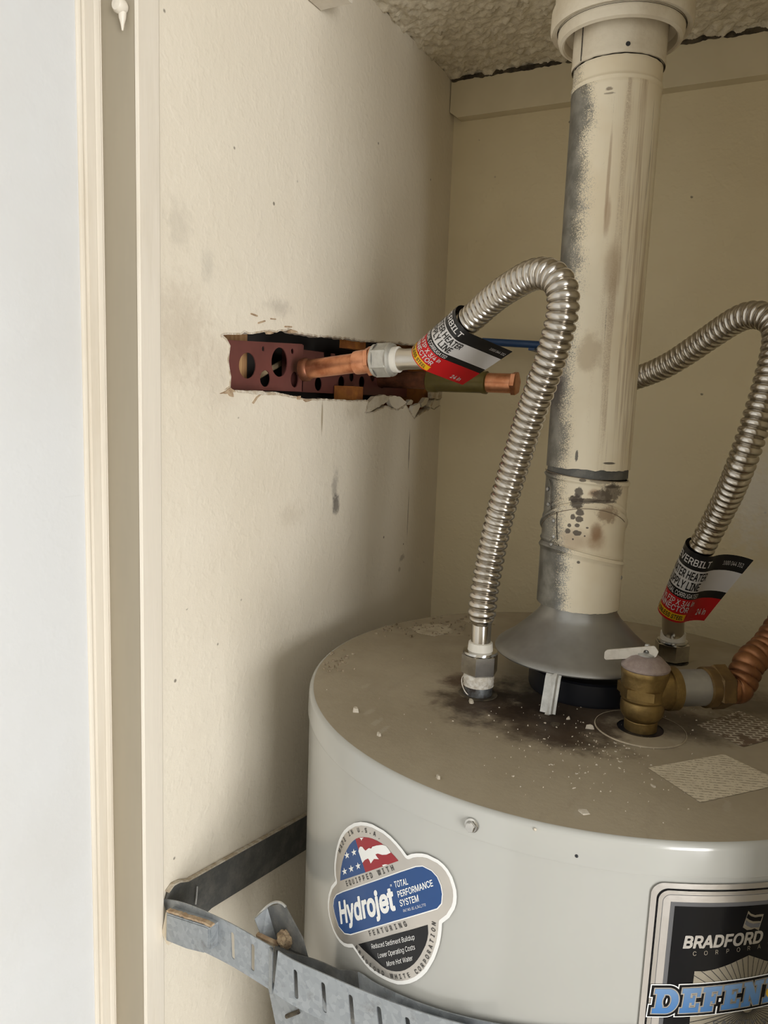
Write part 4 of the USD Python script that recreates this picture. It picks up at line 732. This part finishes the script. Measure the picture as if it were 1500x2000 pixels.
# ================================================================ SUPPLY HOSES
def hose_tag(parent, C, u, nrm, R, W, wrap0, leave, tail_top, tail_bot, curl, rows, texts, back):
    """A printed label: stripes across the hose (a = 0 bottom .. W top), wrapped from angle wrap0 to leave, then a free tail with a slanted end."""
    C = np.array(C, float); u = np.array(u, float) / np.linalg.norm(u); nrm = np.array(nrm, float); nrm -= (nrm @ u) * u; nrm /= np.linalg.norm(nrm); t = np.cross(u, nrm)
    if curl[0] < 0: t = -t
    def f(b, a, w=0.0):
        b = np.asarray(b, float); a = np.asarray(a, float); phi = np.clip(b / R + wrap0, None, leave); fr = np.clip(b - (leave - wrap0) * R, 0, None)
        k = curl[1]; ang = leave - k * fr                       # the tail bends away from the hose
        rad = R + w + curl[2] * (a / W) * 0
        tx_ = np.where(fr > 0, (np.cos(ang) * 0 + (np.sin(leave) - np.sin(leave - k * fr)) / (k if k else 1)) if k else -fr * math.sin(leave), 0)
        X = C + np.multiply.outer(a, u) + np.multiply.outer(np.cos(phi), nrm) * np.expand_dims(rad + 0 * a, -1) + np.multiply.outer(np.sin(phi), t) * np.expand_dims(rad + 0 * a, -1)
        if k:
            dn = -(np.cos(leave - k * fr) - math.cos(leave)) / k * np.where(fr > 0, 1, 0); dt = (math.sin(leave) - np.sin(leave - k * fr)) / k * np.where(fr > 0, 1, 0)
            # integrate the tangent (-sin, cos) of the turning angle
            X = X + np.multiply.outer(dn, nrm) + np.multiply.outer(dt, t)
        else:
            X = X + np.multiply.outer(-math.sin(leave) * fr, nrm) + np.multiply.outer(math.cos(leave) * fr, t)
        # slightly off the stripe beneath
        return X
    Lw = (leave - wrap0) * R
    end = lambda a: Lw + tail_bot + (tail_top - tail_bot) * a / W
    shape = sg.Polygon([(-0.02, 0), (end(0), 0), (end(W), W), (-0.02, W)])
    lab = None
    for k, (a0, a1, mt) in enumerate(rows):
        pg = shape.intersection(sg.box(-1, a0 * W, 1, a1 * W))
        for w, mm in ((0.0, mt),):
            o = obj('paper_label' if lab is None else 'label_stripe', sheet(pg, lambda b, a, ww: f(b, a, ww), 0.00035, 0.0016), M[mm], parent if lab is None else lab, smooth=False, label='printed paper label wrapped around the hose' if lab is None else None)
            if lab is None: lab = o
    for t_, b0, b1, a0, h, mt, bold in texts:
        if mt.startswith('bar'):
            obj('label_stripe', flat(sg.box(b0, a0 * W, b1, (a0 + h) * W), lambda b, a: f(b, a, 0.0006), 0.0016), M[mt[4:]], lab, smooth=False); continue
        obj('lettering', text_on(t_, (b0, a0 * W), (b1, a0 * W), (b0, (a0 + h) * W), lambda b, a: f(b, a, 0.0009), bold, 0.003), M[mt], lab, smooth=False)
    return lab
rows = [(0.0, 0.36, 'tag_red'), (0.36, 0.47, 'tag_black'), (0.47, 0.78, 'tag_white'), (0.78, 1.0, 'tag_black')]

# hose at the front
S = cp(775, 702); 
h1 = thing('supply_hose', 'corrugated steel water hose arching from the torn hole to the left tank fitting', 'water hose', IL + [0, 0, 0.0195])
axn = np.array([1.0, 0.0, 0.045]); axn /= np.linalg.norm(axn)
n0_ = cp(733, 704)
obj('wall_nut', [hexprism(n0_, axn, 0.0168, 0.0185, 0.08, 0.5), lathe([(0.0148, -0.001), (0.0160, 0.0), (0.0160, 0.003)], n0_, axn, 36), lathe([(0.0158, 0.0165), (0.0165, 0.0185), (0.0158, 0.0205), (0.0130, 0.021)], n0_, axn, 36)], M['nut_grey'], h1, smooth=30, label='grey zinc hex nut at the wall end')
w0_ = n0_ + axn * 0.0195
obj('washer', lathe([(0.0128, 0), (0.0128, 0.007), (0.0105, 0.0078), (0.0105, 0.0)], w0_, axn, 36), M['washer'], h1)
obj('sleeve', lathe([(0.0104, 0.005), (0.0110, 0.008), (0.0102, 0.0135), (0.0102, 0.031), (0.0108, 0.034), (0.0085, 0.035)], w0_, axn, 36), M['sleeve'], h1)
we = w0_ + axn * 0.034
dA = 0.745
ctrl1 = [we, we + axn * 0.008, atz(868, 668, 0.715), atz(915, 627, 0.690), atz(965, 583, 0.655), atz(1012, 551, 0.622), atz(1058, 534, 0.598), atz(1092, 552, 0.585), atz(1100, 596, 0.582), atz(1090, 650, 0.588), atz(1069, 720, 0.602), atz(1040, 800, 0.622), atz(1010, 893, 0.642), atz(978, 1000, 0.660), atz(956, 1100, 0.672), IL + [0.0005, -0.0005, 0.088], IL + [0, 0, 0.066]]
m_, Pc = corrugated(ctrl1, 0.0084, 0.0125, 0.0069)
obj('corrugated_tube', m_, M['steel'], h1, smooth=50)
obj('sleeve', lathe([(0.0080, 0.068), (0.0086, 0.067), (0.0086, 0.046)], IL, sides=36), M['sleeve'], h1)
obj('washer', lathe([(0.0085, 0.0485), (0.0105, 0.0480), (0.0112, 0.041), (0.0112, 0.039)], IL, sides=36), M['washer'], h1)
obj('tank_nut', [hexprism(IL + [0, 0, 0.0195], (0, 0, 1), 0.0168, 0.0195, 0.08, 0.15), lathe([(0.0152, 0.0385), (0.0150, 0.0405), (0.0110, 0.041)], IL, sides=36)], M['chrome'], h1, smooth=30, label='chromed hex nut at the tank end')
A1, B1 = atz(829, 699, 0.735), atz(915, 625, 0.690)
u1 = B1 - A1; W1 = np.linalg.norm(u1)
hose_tag(h1, A1, u1, -ray(870, 660), 0.0152, W1, -1.9, 0.75, 0.052, 0.046, (1, 0.0, 0), rows,
         [('EVERBILT', -0.0, 0.036, 0.85, 0.09, 'tag_white', True), ('WATER HEATER', 0.002, 0.046, 0.65, 0.11, 'tag_black', True), ('SUPPLY LINE', 0.002, 0.0405, 0.51, 0.11, 'tag_black', True), ('UNIVERSAL CORRUGATED', 0.0, 0.043, 0.385, 0.065, 'tag_white', True),
          ('3/4 in FIP X 3/4 in', 0.0, 0.042, 0.26, 0.075, 'tag_white', True), ('CONNECTOR', 0.0, 0.038, 0.15, 0.08, 'tag_white', True), ('', 0.0, 0.040, 0.02, 0.10, 'bar_tag_yellow', True), ('STAINLESS STEEL', 0.002, 0.036, 0.04, 0.055, 'tag_black', True),
          ('1000 044 352', 0.070, 0.089, 0.87, 0.05, 'tag_white', False), ('24 in', 0.066, 0.078, 0.06, 0.08, 'tag_white', True)], None)

# hose behind the vent
h2 = thing('supply_hose', 'corrugated steel water hose starting behind the flue pipe, bending down to the right tank fitting', 'water hose', IR + [0, 0, 0.001])
c2_ = e2_ + ax2 * 0.004
obj('wall_nut', hexprism(c2_ - ax2 * 0.001, ax2, 0.0200, 0.0195, 0.10, 0.5), M['nut_grey'], h2)
obj('sleeve', lathe([(0.0135, 0.019), (0.0106, 0.021), (0.0102, 0.045), (0.0085, 0.048)], c2_, ax2, 36), M['sleeve'], h2)
s2e = c2_ + ax2 * 0.045
A2, B2 = atz(1315, 1196, 0.768), atz(1371, 1068, 0.722)
ctrl2 = [s2e, s2e + ax2 * 0.01, atz(1180, 752, 0.870), atz(1240, 739, 0.815), atz(1300, 715, 0.775), atz(1360, 677, 0.738), atz(1420, 636, 0.700), atz(1472, 615, 0.670), atz(1512, 632, 0.652), atz(1516, 680, 0.645), atz(1502, 740, 0.642), atz(1478, 820, 0.645), atz(1450, 900, 0.655), atz(1414, 985, 0.693), B2, A2 * 0.45 + B2 * 0.55, A2 * 0.9 + B2 * 0.1]
m_, _ = corrugated(ctrl2, 0.0084, 0.0123, 0.0072)
obj('corrugated_tube', m_, M['steel'], h2, smooth=50)
T2 = (A2 - (IR + [0, 0, 0.028])); L_ = np.linalg.norm(T2)
obj('sleeve', lathe([(0.0108, -0.002), (0.0108, L_ - 0.001), (0.0112, L_), (0.0112, L_ + 0.012), (0.0090, L_ + 0.013)], IR + [0, 0, 0.028], T2, sides=36), M['sleeve'], h2)
obj('washer', lathe([(0.0108, 0.031), (0.0124, 0.0305), (0.0126, 0.023), (0.0126, 0.021)], IR, sides=36), M['washer'], h2)
obj('tank_nut', [hexprism(IR + [0, 0, 0.0012], (0, 0, 1), 0.0175, 0.0198, 0.08, 0.35), lathe([(0.0152, 0.0208), (0.0150, 0.0225), (0.0120, 0.023)], IR, sides=36)], M['chrome'], h2, smooth=30, label='chromed hex nut at the tank end')
hose_tag(h2, A2, B2 - A2, -ray(1340, 1130), 0.0150, np.linalg.norm(B2 - A2), -1.7, 1.05, 0.039, 0.022, (1, 27.0, 0), rows,
         [('EVERBILT', 0.006, 0.041, 0.84, 0.09, 'tag_white', True), ('WATER HEATER', 0.004, 0.0425, 0.645, 0.11, 'tag_black', True), ('SUPPLY LINE', 0.004, 0.039, 0.50, 0.11, 'tag_black', True), ('UNIVERSAL CORRUGATED', 0.0, 0.042, 0.385, 0.065, 'tag_white', True),
          ('3/4 in FIP X 3/4 in', 0.0, 0.042, 0.26, 0.075, 'tag_white', True), ('CONNECTOR', 0.0, 0.038, 0.165, 0.08, 'tag_white', True), ('', 0.0, 0.038, 0.03, 0.10, 'bar_tag_yellow', True), ('STAINLESS STEEL', 0.003, 0.036, 0.05, 0.06, 'tag_black', True),
          ('1000 044 352', 0.055, 0.074, 0.86, 0.06, 'tag_white', False), ('24 in', 0.050, 0.060, 0.10, 0.09, 'tag_white', True)], None)

# ================================================================ RELIEF VALVE AND ITS FLEX LINE
rv = thing('relief_valve', 'aged brass relief valve with a flat metal lever on the tank top', 'valve', vb)
ang = 0.0
obj('body', lathe([(0.0, 0.0008), (0.0128, 0.0008), (0.0130, 0.0085), (0.0126, 0.0092), (0.0148, 0.0115), (0.0166, 0.0145), (0.0172, 0.0185), (0.0171, 0.0235), (0.0164, 0.0250), (0.0166, 0.0262), (0.0178, 0.0275), (0.0180, 0.0440), (0.0186, 0.0475), (0.0188, 0.0500), (0.0180, 0.0520), (0.0, 0.0520)], vb, sides=64), M['brass'], rv)
obj('wrench_hex', hexprism(vb + [0, 0, 0.0295], (0, 0, 1), 0.0206, 0.0085, 0.06, 0.55), M['brass'], rv)
od = np.array([0.80, 0.60, 0.0]); od /= np.linalg.norm(od)
oc = vb + [0, 0, 0.034]
o_end = at(1335, 1333, 1, vb[1] + 0.02)
obj('outlet', lathe([(0.012, 0.0), (0.0165, 0.006), (0.0165, 0.019), (0.0178, 0.0195), (0.0178, 0.0265), (0.0150, 0.027)], oc, od, 40), M['brass'], rv)
obj('cap', lathe([(0.0182, 0.0515), (0.0190, 0.0525), (0.0190, 0.054), (0.0178, 0.0555), (0.0120, 0.0610), (0.0085, 0.0625), (0, 0.063)], vb, sides=64), M['cap'], rv, label='mauve-grey domed cap')
obj('stem', [lathe([(0.0072, 0.0620), (0.0074, 0.0640), (0.0050, 0.0650), (0.0040, 0.0655), (0.0, 0.0656)], vb, sides=32), lathe([(0.0022, 0.063), (0.0022, 0.0705), (0.0016, 0.0715), (0, 0.072)], vb, sides=20)], M['leg'], rv)
# lever: a flat bar, seen broadside
la = at(1180, 1277, 1, vb[1] - 0.004); lb = at(1286, 1277, 1, vb[1] - 0.004); lz = (la[2] + lb[2]) / 2
h_ = 0.0045
bar = sg.Polygon([(la[0] + 0.002, la[2] - 0.0028), (lb[0] - 0.003, lb[2] - 0.0016), (lb[0] - 0.002, lb[2] + 0.0012), (lb[0] - 0.004, lb[2] + 0.0038), (la[0] + 0.003, la[2] + 0.0022), (la[0] + 0.002, la[2] + 0.001)]).buffer(0.0018)
pv = at(1262, 1274.5, 1, vb[1] - 0.004); bar = bar.difference(sg.Point(pv[0], pv[2]).buffer(0.0022))
lv = obj('lever', sheet(bar, lambda u, v, w: np.stack([u, vb[1] - 0.004 + w, v], 1), 0.0016), M['lever'], rv, smooth=False, label='flat pale metal lever')
obj('lever_pin', lathe([(0.0015, 0.0004), (0.0013, 0.006), (0, 0.006)], (pv[0], vb[1] - 0.004, pv[2]), (0, 1, 0), 16), M['rubber'], lv)
# flex line
fx = thing('flex_line', 'ridged copper flex pipe running off to the right from the relief valve', 'flex pipe', oc + od * 0.027)
o1 = oc + od * 0.0265
obj('end_nipple', lathe([(0.0140, 0.0), (0.0148, 0.001), (0.0148, 0.027), (0.0138, 0.028)], o1, od, 40), M['galv'], fx)
obj('brass_ring', lathe([(0.0148, 0.0255), (0.0166, 0.0262), (0.0166, 0.0335), (0.0150, 0.034)], o1, od, 40), M['brass_dark'], fx)
obj('flare_nut', hexprism(o1 + od * 0.0325, od, 0.0185, 0.0150, 0.15, 0.4), M['brass_dark'], fx)
o2 = o1 + od * 0.046
cd_ = float((o2 - [0, 0, CZ]) @ FW)
cf = [o2, o2 + od * 0.012, atz(1462, 1298, cd_ + 0.008), atz(1488, 1273, cd_ + 0.014), atz(1512, 1243, cd_ + 0.02), atz(1542, 1195, cd_ + 0.025), atz(1575, 1120, cd_ + 0.025)]
m_, _ = corrugated(cf, 0.0108, 0.0130, 0.0075)
obj('corrugated_tube', m_, M['copper_flex'], fx, smooth=50)

# ================================================================ SEISMIC STRAPS
TH = 0.0009
def strap_map(ctrl, width_dir=None, tilt=0.0):
    """A band carried along a centre line: u along it, v across it (about vertical), w through it."""
    ctrl = np.array(ctrl, float); P, s = resample(ctrl, 0.002)
    T = np.gradient(P, axis=0); T /= np.linalg.norm(T, axis=1, keepdims=True)
    up = np.array([0, 0, 1.0]); U = up - (T @ up)[:, None] * T; U /= np.linalg.norm(U, axis=1, keepdims=True); Nn = np.cross(T, U)
    def f(u, v, w):
        I = lambda A: np.stack([np.interp(u, s, A[:, k]) for k in range(3)], 1)
        return I(P) + v[:, None] * I(U) + w[:, None] * I(Nn)
    return f, s[-1]
def slots(L, w, u0, pitch, sl=0.0215, sw=0.0031, n=99):
    g = sg.box(0, -w / 2, L, w / 2)
    for k in range(n):
        u = u0 + k * pitch
        if u > L - 0.005: break
        g = g.difference(sg.LineString([(u, -sl / 2 + sw / 2), (u, sl / 2 - sw / 2)]).buffer(sw / 2))
    return g
# the dark band along the left wall
a_t, a_b = at(592, 1595, 0, WX + 0.004), at(592, 1665, 0, WX + 0.004)
b_t = at(368, 1720, 0, WX + 0.004); far = a_t + (a_t - b_t) * 0.9; farb = a_b + (a_t - b_t) * 0.9
nose = [at(px, py, 0, WX + 0.004) for px, py in ((352, 1722), (340, 1728), (330, 1742), (326, 1756), (350, 1790), (385, 1800), (414, 1773))]
band = thing('wall_strap', 'dark grey flat metal strap along the left wall, running back behind the heater', 'strap', np.mean([a_t, b_t], 0))
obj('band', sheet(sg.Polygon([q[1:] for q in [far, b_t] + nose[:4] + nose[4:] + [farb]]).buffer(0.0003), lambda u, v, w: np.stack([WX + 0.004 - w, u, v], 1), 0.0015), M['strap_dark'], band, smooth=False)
obj('lip', sheet(sg.LineString([far[1:], b_t[1:], nose[0][1:], nose[1][1:], nose[2][1:]]).buffer(0.0008), lambda u, v, w: np.stack([WX + 0.0045 - w, u, v], 1), 0.004), M['gypsum'], band, smooth=False)
P, _ = resample([at(385, 1731, 0, WX + 0.006), at(384, 1748, 0, WX + 0.007), at(382, 1766, 0, WX + 0.007)], 0.002)
obj('nail', sweep(P, 0.0009, 8), M['leg'], band)
# the slotted band across the front
pa, pb = (-0.437, 0.478), (-0.172, 0.4375)
strap = thing('slotted_strap', 'zinc slotted earthquake strap crossing in front of the heater from the door jamb', 'strap', on_line(456, 1846, pa, pb))
wob = [(330, 1797, 0), (370, 1806, 0), (412, 1824, 0), (456, 1846, 0), (495, 1869, 0), (535, 1893, 0.0)]
lp = [on_line(px, py, pa, pb) for px, py, _ in wob]
fB, LB = strap_map(lp); sc_ = slots(LB, 0.0385, 0, 1, n=0)
def u_at(px, py, f, L):                        # the length along a strap that stands at a pixel
    uu = np.linspace(0, L, 400); X = f(uu, 0 * uu, 0 * uu) - [0, 0, CZ]; return uu[np.argmin(np.abs(750 + F * (X @ RT) / (X @ FW) - px))]
gB = sg.box(0, -0.0192, LB, 0.0192)
for px in (456, 495, 533): 
    u = u_at(px, 0, fB, LB); gB = gB.difference(sg.LineString([(u, -0.0098), (u, 0.0098)]).buffer(0.0021))
obj('left_band', sheet(gB, fB, TH, 0.004), M['strap'], strap, smooth=False)
off = np.array([0.004, -0.004, 0])
lp2 = [on_line(540, 1897, (-0.437, 0.472), (-0.172, 0.4345)), on_line(579, 1921, (-0.437, 0.472), (-0.172, 0.4345)), on_line(634, 1947, (-0.437, 0.472), (-0.172, 0.4345)), on_line(688, 1972, (-0.437, 0.472), (-0.172, 0.4345)), on_line(744, 1996, (-0.437, 0.472), (-0.172, 0.4345)), on_line(800, 2018, (-0.437, 0.472), (-0.172, 0.4345)), on_line(880, 2045, (-0.437, 0.472), (-0.172, 0.4345)), on_line(960, 2066, (-0.437, 0.472), (-0.172, 0.4345))]
fC, LC = strap_map(lp2); gC = sg.box(0, -0.0192, LC, 0.0192)
for px in (579, 634, 688, 744, 800, 856): 
    u = u_at(px, 0, fC, LC); gC = gC.difference(sg.LineString([(u, -0.0098), (u, 0.0098)]).buffer(0.0021))
obj('right_band', sheet(gC, fC, TH, 0.004), M['strap'], strap, smooth=False)
v0 = fB(np.array([LB]), np.array([0.0]), np.array([0.0]))[0]
obj('fold', sheet(sg.box(-0.004, -0.0185, 0.0015, 0.0185), lambda u, v, w: np.stack([v0[0] + u, v0[1] - 0.0025 - w - u * 0.6, v0[2] + v], 1), 0.0012), M['strap'], strap, smooth=False)
# pressed clip on its left end
cl = [on_line(px, py, (-0.437, 0.474), (-0.172, 0.4335)) for px, py in ((335, 1776), (410, 1800), (420, 1805), (419, 1848), (405, 1853), (372, 1845), (334, 1830))]
lx = on_line(375, 1812, pa, pb)
clip = thing('strap_clip', 'pressed grey metal clip folded over the left end of the slotted strap', 'clip', lx)
dx = np.array(pb) - pa; dx /= np.linalg.norm(dx); nx = np.array([dx[1], -dx[0]])
uv = [((c_[:2] - pa) @ dx, c_[2]) for c_ in cl]
def onclip(u, v, w, depth=0.0): return np.stack([pa[0] + u * dx[0] + (w + depth) * nx[0], pa[1] + u * dx[1] + (w + depth) * nx[1], v], 1)
pgc = sg.Polygon(uv).buffer(0.0012).buffer(-0.0004)
obj('face', [sheet(pgc, lambda u, v, w: onclip(u, v, w, 0.001), 0.0075), sheet(pgc.buffer(-0.0012), lambda u, v, w: onclip(u, v, w, 0.0085), 0.0010), sheet(pgc.buffer(-0.0026), lambda u, v, w: onclip(u, v, w, 0.0095), 0.0006)], M['strap'], clip, smooth=False)
c0p, c1p = np.array(uv[0]), np.array(uv[6])
obj('end_fold', sheet(sg.Polygon([c0p + [0.001, 0.0008], c0p + [-0.004, -0.003], c1p + [-0.0085, 0.002], c1p + [-0.003, -0.006], c1p + [0.0008, -0.006]]), lambda u, v, w: onclip(u, v, w, 0.003), 0.004), plain('clip_cream', (0.66, 0.58, 0.45), 0.5), clip, smooth=False, label='cream-painted folded end')
tu = [np.array(uv[0]), np.array(uv[1]), np.array(uv[2])]
obj('rust_edge', sheet(sg.LineString(rough_edge([tuple(q + [0, 0.0010]) for q in tu], 0.0003, 0.003, 5)[:-1][:22]).buffer(0.0009), lambda u, v, w: onclip(u, v, w, 0.005), 0.004), M['paper'], clip, smooth=False)
# second band on the heater's shell
sC0 = cyl(700, 1935, HR + 0.002); 
top_px = [(700, 1907), (776, 1930), (837, 1961), (930, 1998)]
pts_t = [cyl(px, py, HR + 0.002) for px, py in top_px]; sl_ = np.polyfit([p[0] for p in pts_t], [p[1] for p in pts_t], 1)
shell = thing('shell_strap', 'dull zinc strap hugging the heater shell just below the trefoil sticker', 'strap', on_heater(0.002)(np.array([pts_t[1][0]]), np.array([pts_t[1][1]]))[0])
s_l = pts_t[0][0]; s_r = 0.10
ctrl = [np.r_[HC[0] + (HR + 0.002) * math.sin(s / HR), HC[1] - (HR + 0.002) * math.cos(s / HR), np.polyval(sl_, s) - 0.019] for s in np.linspace(s_l, s_r, 14)]
lead = [on_line(px, py + 44, (-0.437, 0.480), (ctrl[0][0], ctrl[0][1])) for px, py in ((548, 1856), (590, 1866), (632, 1879), (672, 1896))]
fS, LS = strap_map(lead + ctrl); gS = sg.box(0, -0.019, LS, 0.019)
for px in (830, 900): 
    u = u_at(px, 0, fS, LS); gS = gS.difference(sg.LineString([(u, -0.0098), (u, 0.0098)]).buffer(0.0021))
ul = u_at(706, 0, fS, LS)
obj('free_end', sheet(gS.intersection(sg.box(0, -1, ul, 1)), fS, TH, 0.004), M['strap_dark'], shell, smooth=False)  # darker metal here paints the shadow on the bent-away inner face
obj('band', sheet(gS.intersection(sg.box(ul, -1, LS, 1)), fS, TH, 0.004), M['strap'], shell, smooth=False)
# hanging band behind them, with its bent head and rusty bolt
pl_a, pl_b = (-0.41, 0.508), (-0.25, 0.455)
Q = lambda px, py, o=0.0: on_line(px, py, (pl_a[0], pl_a[1] + o), (pl_b[0], pl_b[1] + o))
hang = thing('hanging_strap', 'bent zinc strap with a rusty bolt hanging between the wall and the heater', 'strap', Q(560, 1830))
def quadsheet(P4, t=0.0010):
    P4 = np.array(P4); nn = np.cross(P4[1] - P4[0], P4[-1] - P4[0]); nn /= np.linalg.norm(nn); k = len(P4)
    V = np.vstack([P4, P4 + nn * t]); f = [(0, i, i + 1) for i in range(1, k - 1)] + [(k, k + i + 1, k + i) for i in range(1, k - 1)]
    for i in range(k): j = (i + 1) % k; f += [(i, k + i, k + j), (i, k + j, j)]
    m = trimesh.Trimesh(V, f, process=False); m.fix_normals(); return m
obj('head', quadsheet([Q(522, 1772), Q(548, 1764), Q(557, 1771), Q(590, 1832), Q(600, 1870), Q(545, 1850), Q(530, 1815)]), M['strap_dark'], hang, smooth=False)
obj('head_flange', quadsheet([Q(522, 1772), Q(530, 1815), Q(545, 1850), Q(512, 1832, -0.012), Q(498, 1795, -0.014)]), M['strap'], hang, smooth=False)
obj('rim', sweep(resample([Q(500, 1793, -0.012), Q(521, 1771, -0.001), Q(548, 1763, -0.001), Q(558, 1771, -0.001)], 0.002)[0], 0.0011, 8), M['leg'], hang)
tailp = sg.Polygon([(0, 0), (1, 0), (1, 1), (0, 1)])
obj('tail', quadsheet([Q(524, 1930), Q(600, 1870), Q(655, 2010), Q(680, 2100), Q(560, 2100), Q(538, 2000)]), M['strap'], hang, smooth=False)
obj('neck', quadsheet([Q(538, 1840), Q(600, 1868), Q(606, 1900), Q(524, 1932)]), M['strap_dark'], hang, smooth=False)
sl0, sl1 = Q(560, 1985, -0.0012), Q(583, 1976, -0.0012)
obj('slot', sweep(resample([sl0, (sl0 + sl1) / 2, sl1], 0.002)[0], 0.0018, 8), M['grime'], hang, label='dark slot in the hanging tail')
bc = Q(558, 1834, -0.001); bn = np.array([-0.1, -1.0, 0.05])
bl = trimesh.creation.icosphere(3, 1.0); v_ = bl.vertices.copy(); v_ *= (0.7 + 0.7 * (fbm(v_ * 2.5 + 3, 3, 8)))[:, None]
bl = trimesh.Trimesh(v_ * [0.0070, 0.0045, 0.0075] + bc, bl.faces)
obj('rusty_bolt', [bl, hexprism(bc + [0.001, -0.005, 0.004], bn, 0.0042, 0.004, 0.2, 0.3)], varied('rusty_lump', (0.40, 0.30, 0.18), (0.22, 0.15, 0.09), 300, 0.85, bump=0.5, bscale=500), hang, smooth=40)
P, _ = resample([Q(505, 1826, -0.012), Q(515, 1832, -0.013), Q(528, 1838, -0.011), Q(541, 1842, -0.004)], 0.002)
obj('under_edge', sweep(P, 0.0024, 8), M['paper'], hang)

# ================================================================ CRUMBS ON THE HEATER'S TOP
def flake_mesh(c, r, h, seed):
    g = np.random.default_rng(seed); k = 7; th = np.sort(g.uniform(0, 2 * np.pi, k)); rr = r * g.uniform(0.55, 1.1, k); asp = g.uniform(0.5, 1.0)
    pts = np.stack([rr * np.cos(th), rr * asp * np.sin(th)], 1); top = np.c_[pts * 0.8, h * g.uniform(0.6, 1.2, k)]; bot = np.c_[pts, np.zeros(k)]
    m = trimesh.convex.convex_hull(np.vstack([top, bot])); a = g.uniform(0, 6.28); m.apply_transform(trimesh.transformations.rotation_matrix(a, [0, 0, 1])); m.apply_translation(c); return m
spots_ = [((694, 1390), 0.0036, 0.003, 'cream paint flake lying alone near the left rim of the heater top'), ((740, 1436), 0.0028, 0.0022, 'cream paint flake in front of the scuff mark, left side of the heater top'),
          ((856, 1520), 0.0022, 0.002, 'small white splinter near the front rim of the heater top'), ((1108, 1403), 0.0036, 0.0016, 'broad white flake just right of the hood leg foot'), ((1134, 1380), 0.003, 0.002, 'curled white flake behind the hood leg, before the black collar'),
          ((920, 1372), 0.0045, 0.0025, 'torn grey flake in the rust at the foot of the left nipple'), ((1277, 1536), 0.0032, 0.0012, 'white flake by the left corner of the faded paper label'), ((1152, 1423), 0.0036, 0.0028, 'tan crumb left of the brass valve disc'), ((1085, 1416), 0.0055, 0.0014, 'dark grey flake in the rust stain before the hood leg'), ((1138, 1586), 0.0050, 0.0006, 'long pale scrape flake near the front rim, centre')]
for k, ((px, py), r, h, lab) in enumerate(spots_):
    c_ = tp(px, py) + [0, 0, 0.0]
    t_ = thing('paint_flake', lab, 'flake', c_, 'larger flakes on the heater top')
    obj('flake', flake_mesh(c_, r, h, 100 + k), M['grime'] if 'dark' in lab else M['flake'], t_, smooth=False)
cr_ = []
g = np.random.default_rng(11)
for (px, py, sx, sy, k) in ((1190, 1440, 80, 40, 120), (1130, 1480, 70, 40, 60), (1330, 1390, 60, 30, 40), (1250, 1530, 90, 30, 40), (1050, 1390, 60, 20, 24), (780, 1400, 120, 60, 14)):
    for _ in range(k):
        c_ = tp(px + g.normal(0, sx), py + g.normal(0, sy))
        if np.hypot(*(c_[:2] - HC)) < HR - 0.01: cr_.append(flake_mesh(c_, 0.0003 + 0.0012 * g.uniform() ** 2.2, 0.0006, int(g.integers(1e6))))
tag(obj('paint_crumbs', cr_, M['flake'], smooth=False), 'tiny white paint crumbs scattered around the brass valve on the heater top', 'crumbs', None, 'stuff')
cr_ = []
for (px, py, sx, sy, k) in ((760, 1224, 60, 8, 70), (650, 1290, 18, 12, 40), (880, 1222, 40, 10, 50)):
    for _ in range(k):
        c_ = tp(px + g.normal(0, sx), py + g.normal(0, sy) - 0.12 * g.normal(0, sx) * 0)
        if np.hypot(*(c_[:2] - HC)) < HR - 0.006: cr_.append(flake_mesh(c_, g.uniform(0.001, 0.003), g.uniform(0.0008, 0.002), int(g.integers(1e6))))
tag(obj('plaster_rubble', cr_, M['rubble'], smooth=False), 'brown plaster rubble along the back left rim of the heater top', 'rubble', None, 'stuff')
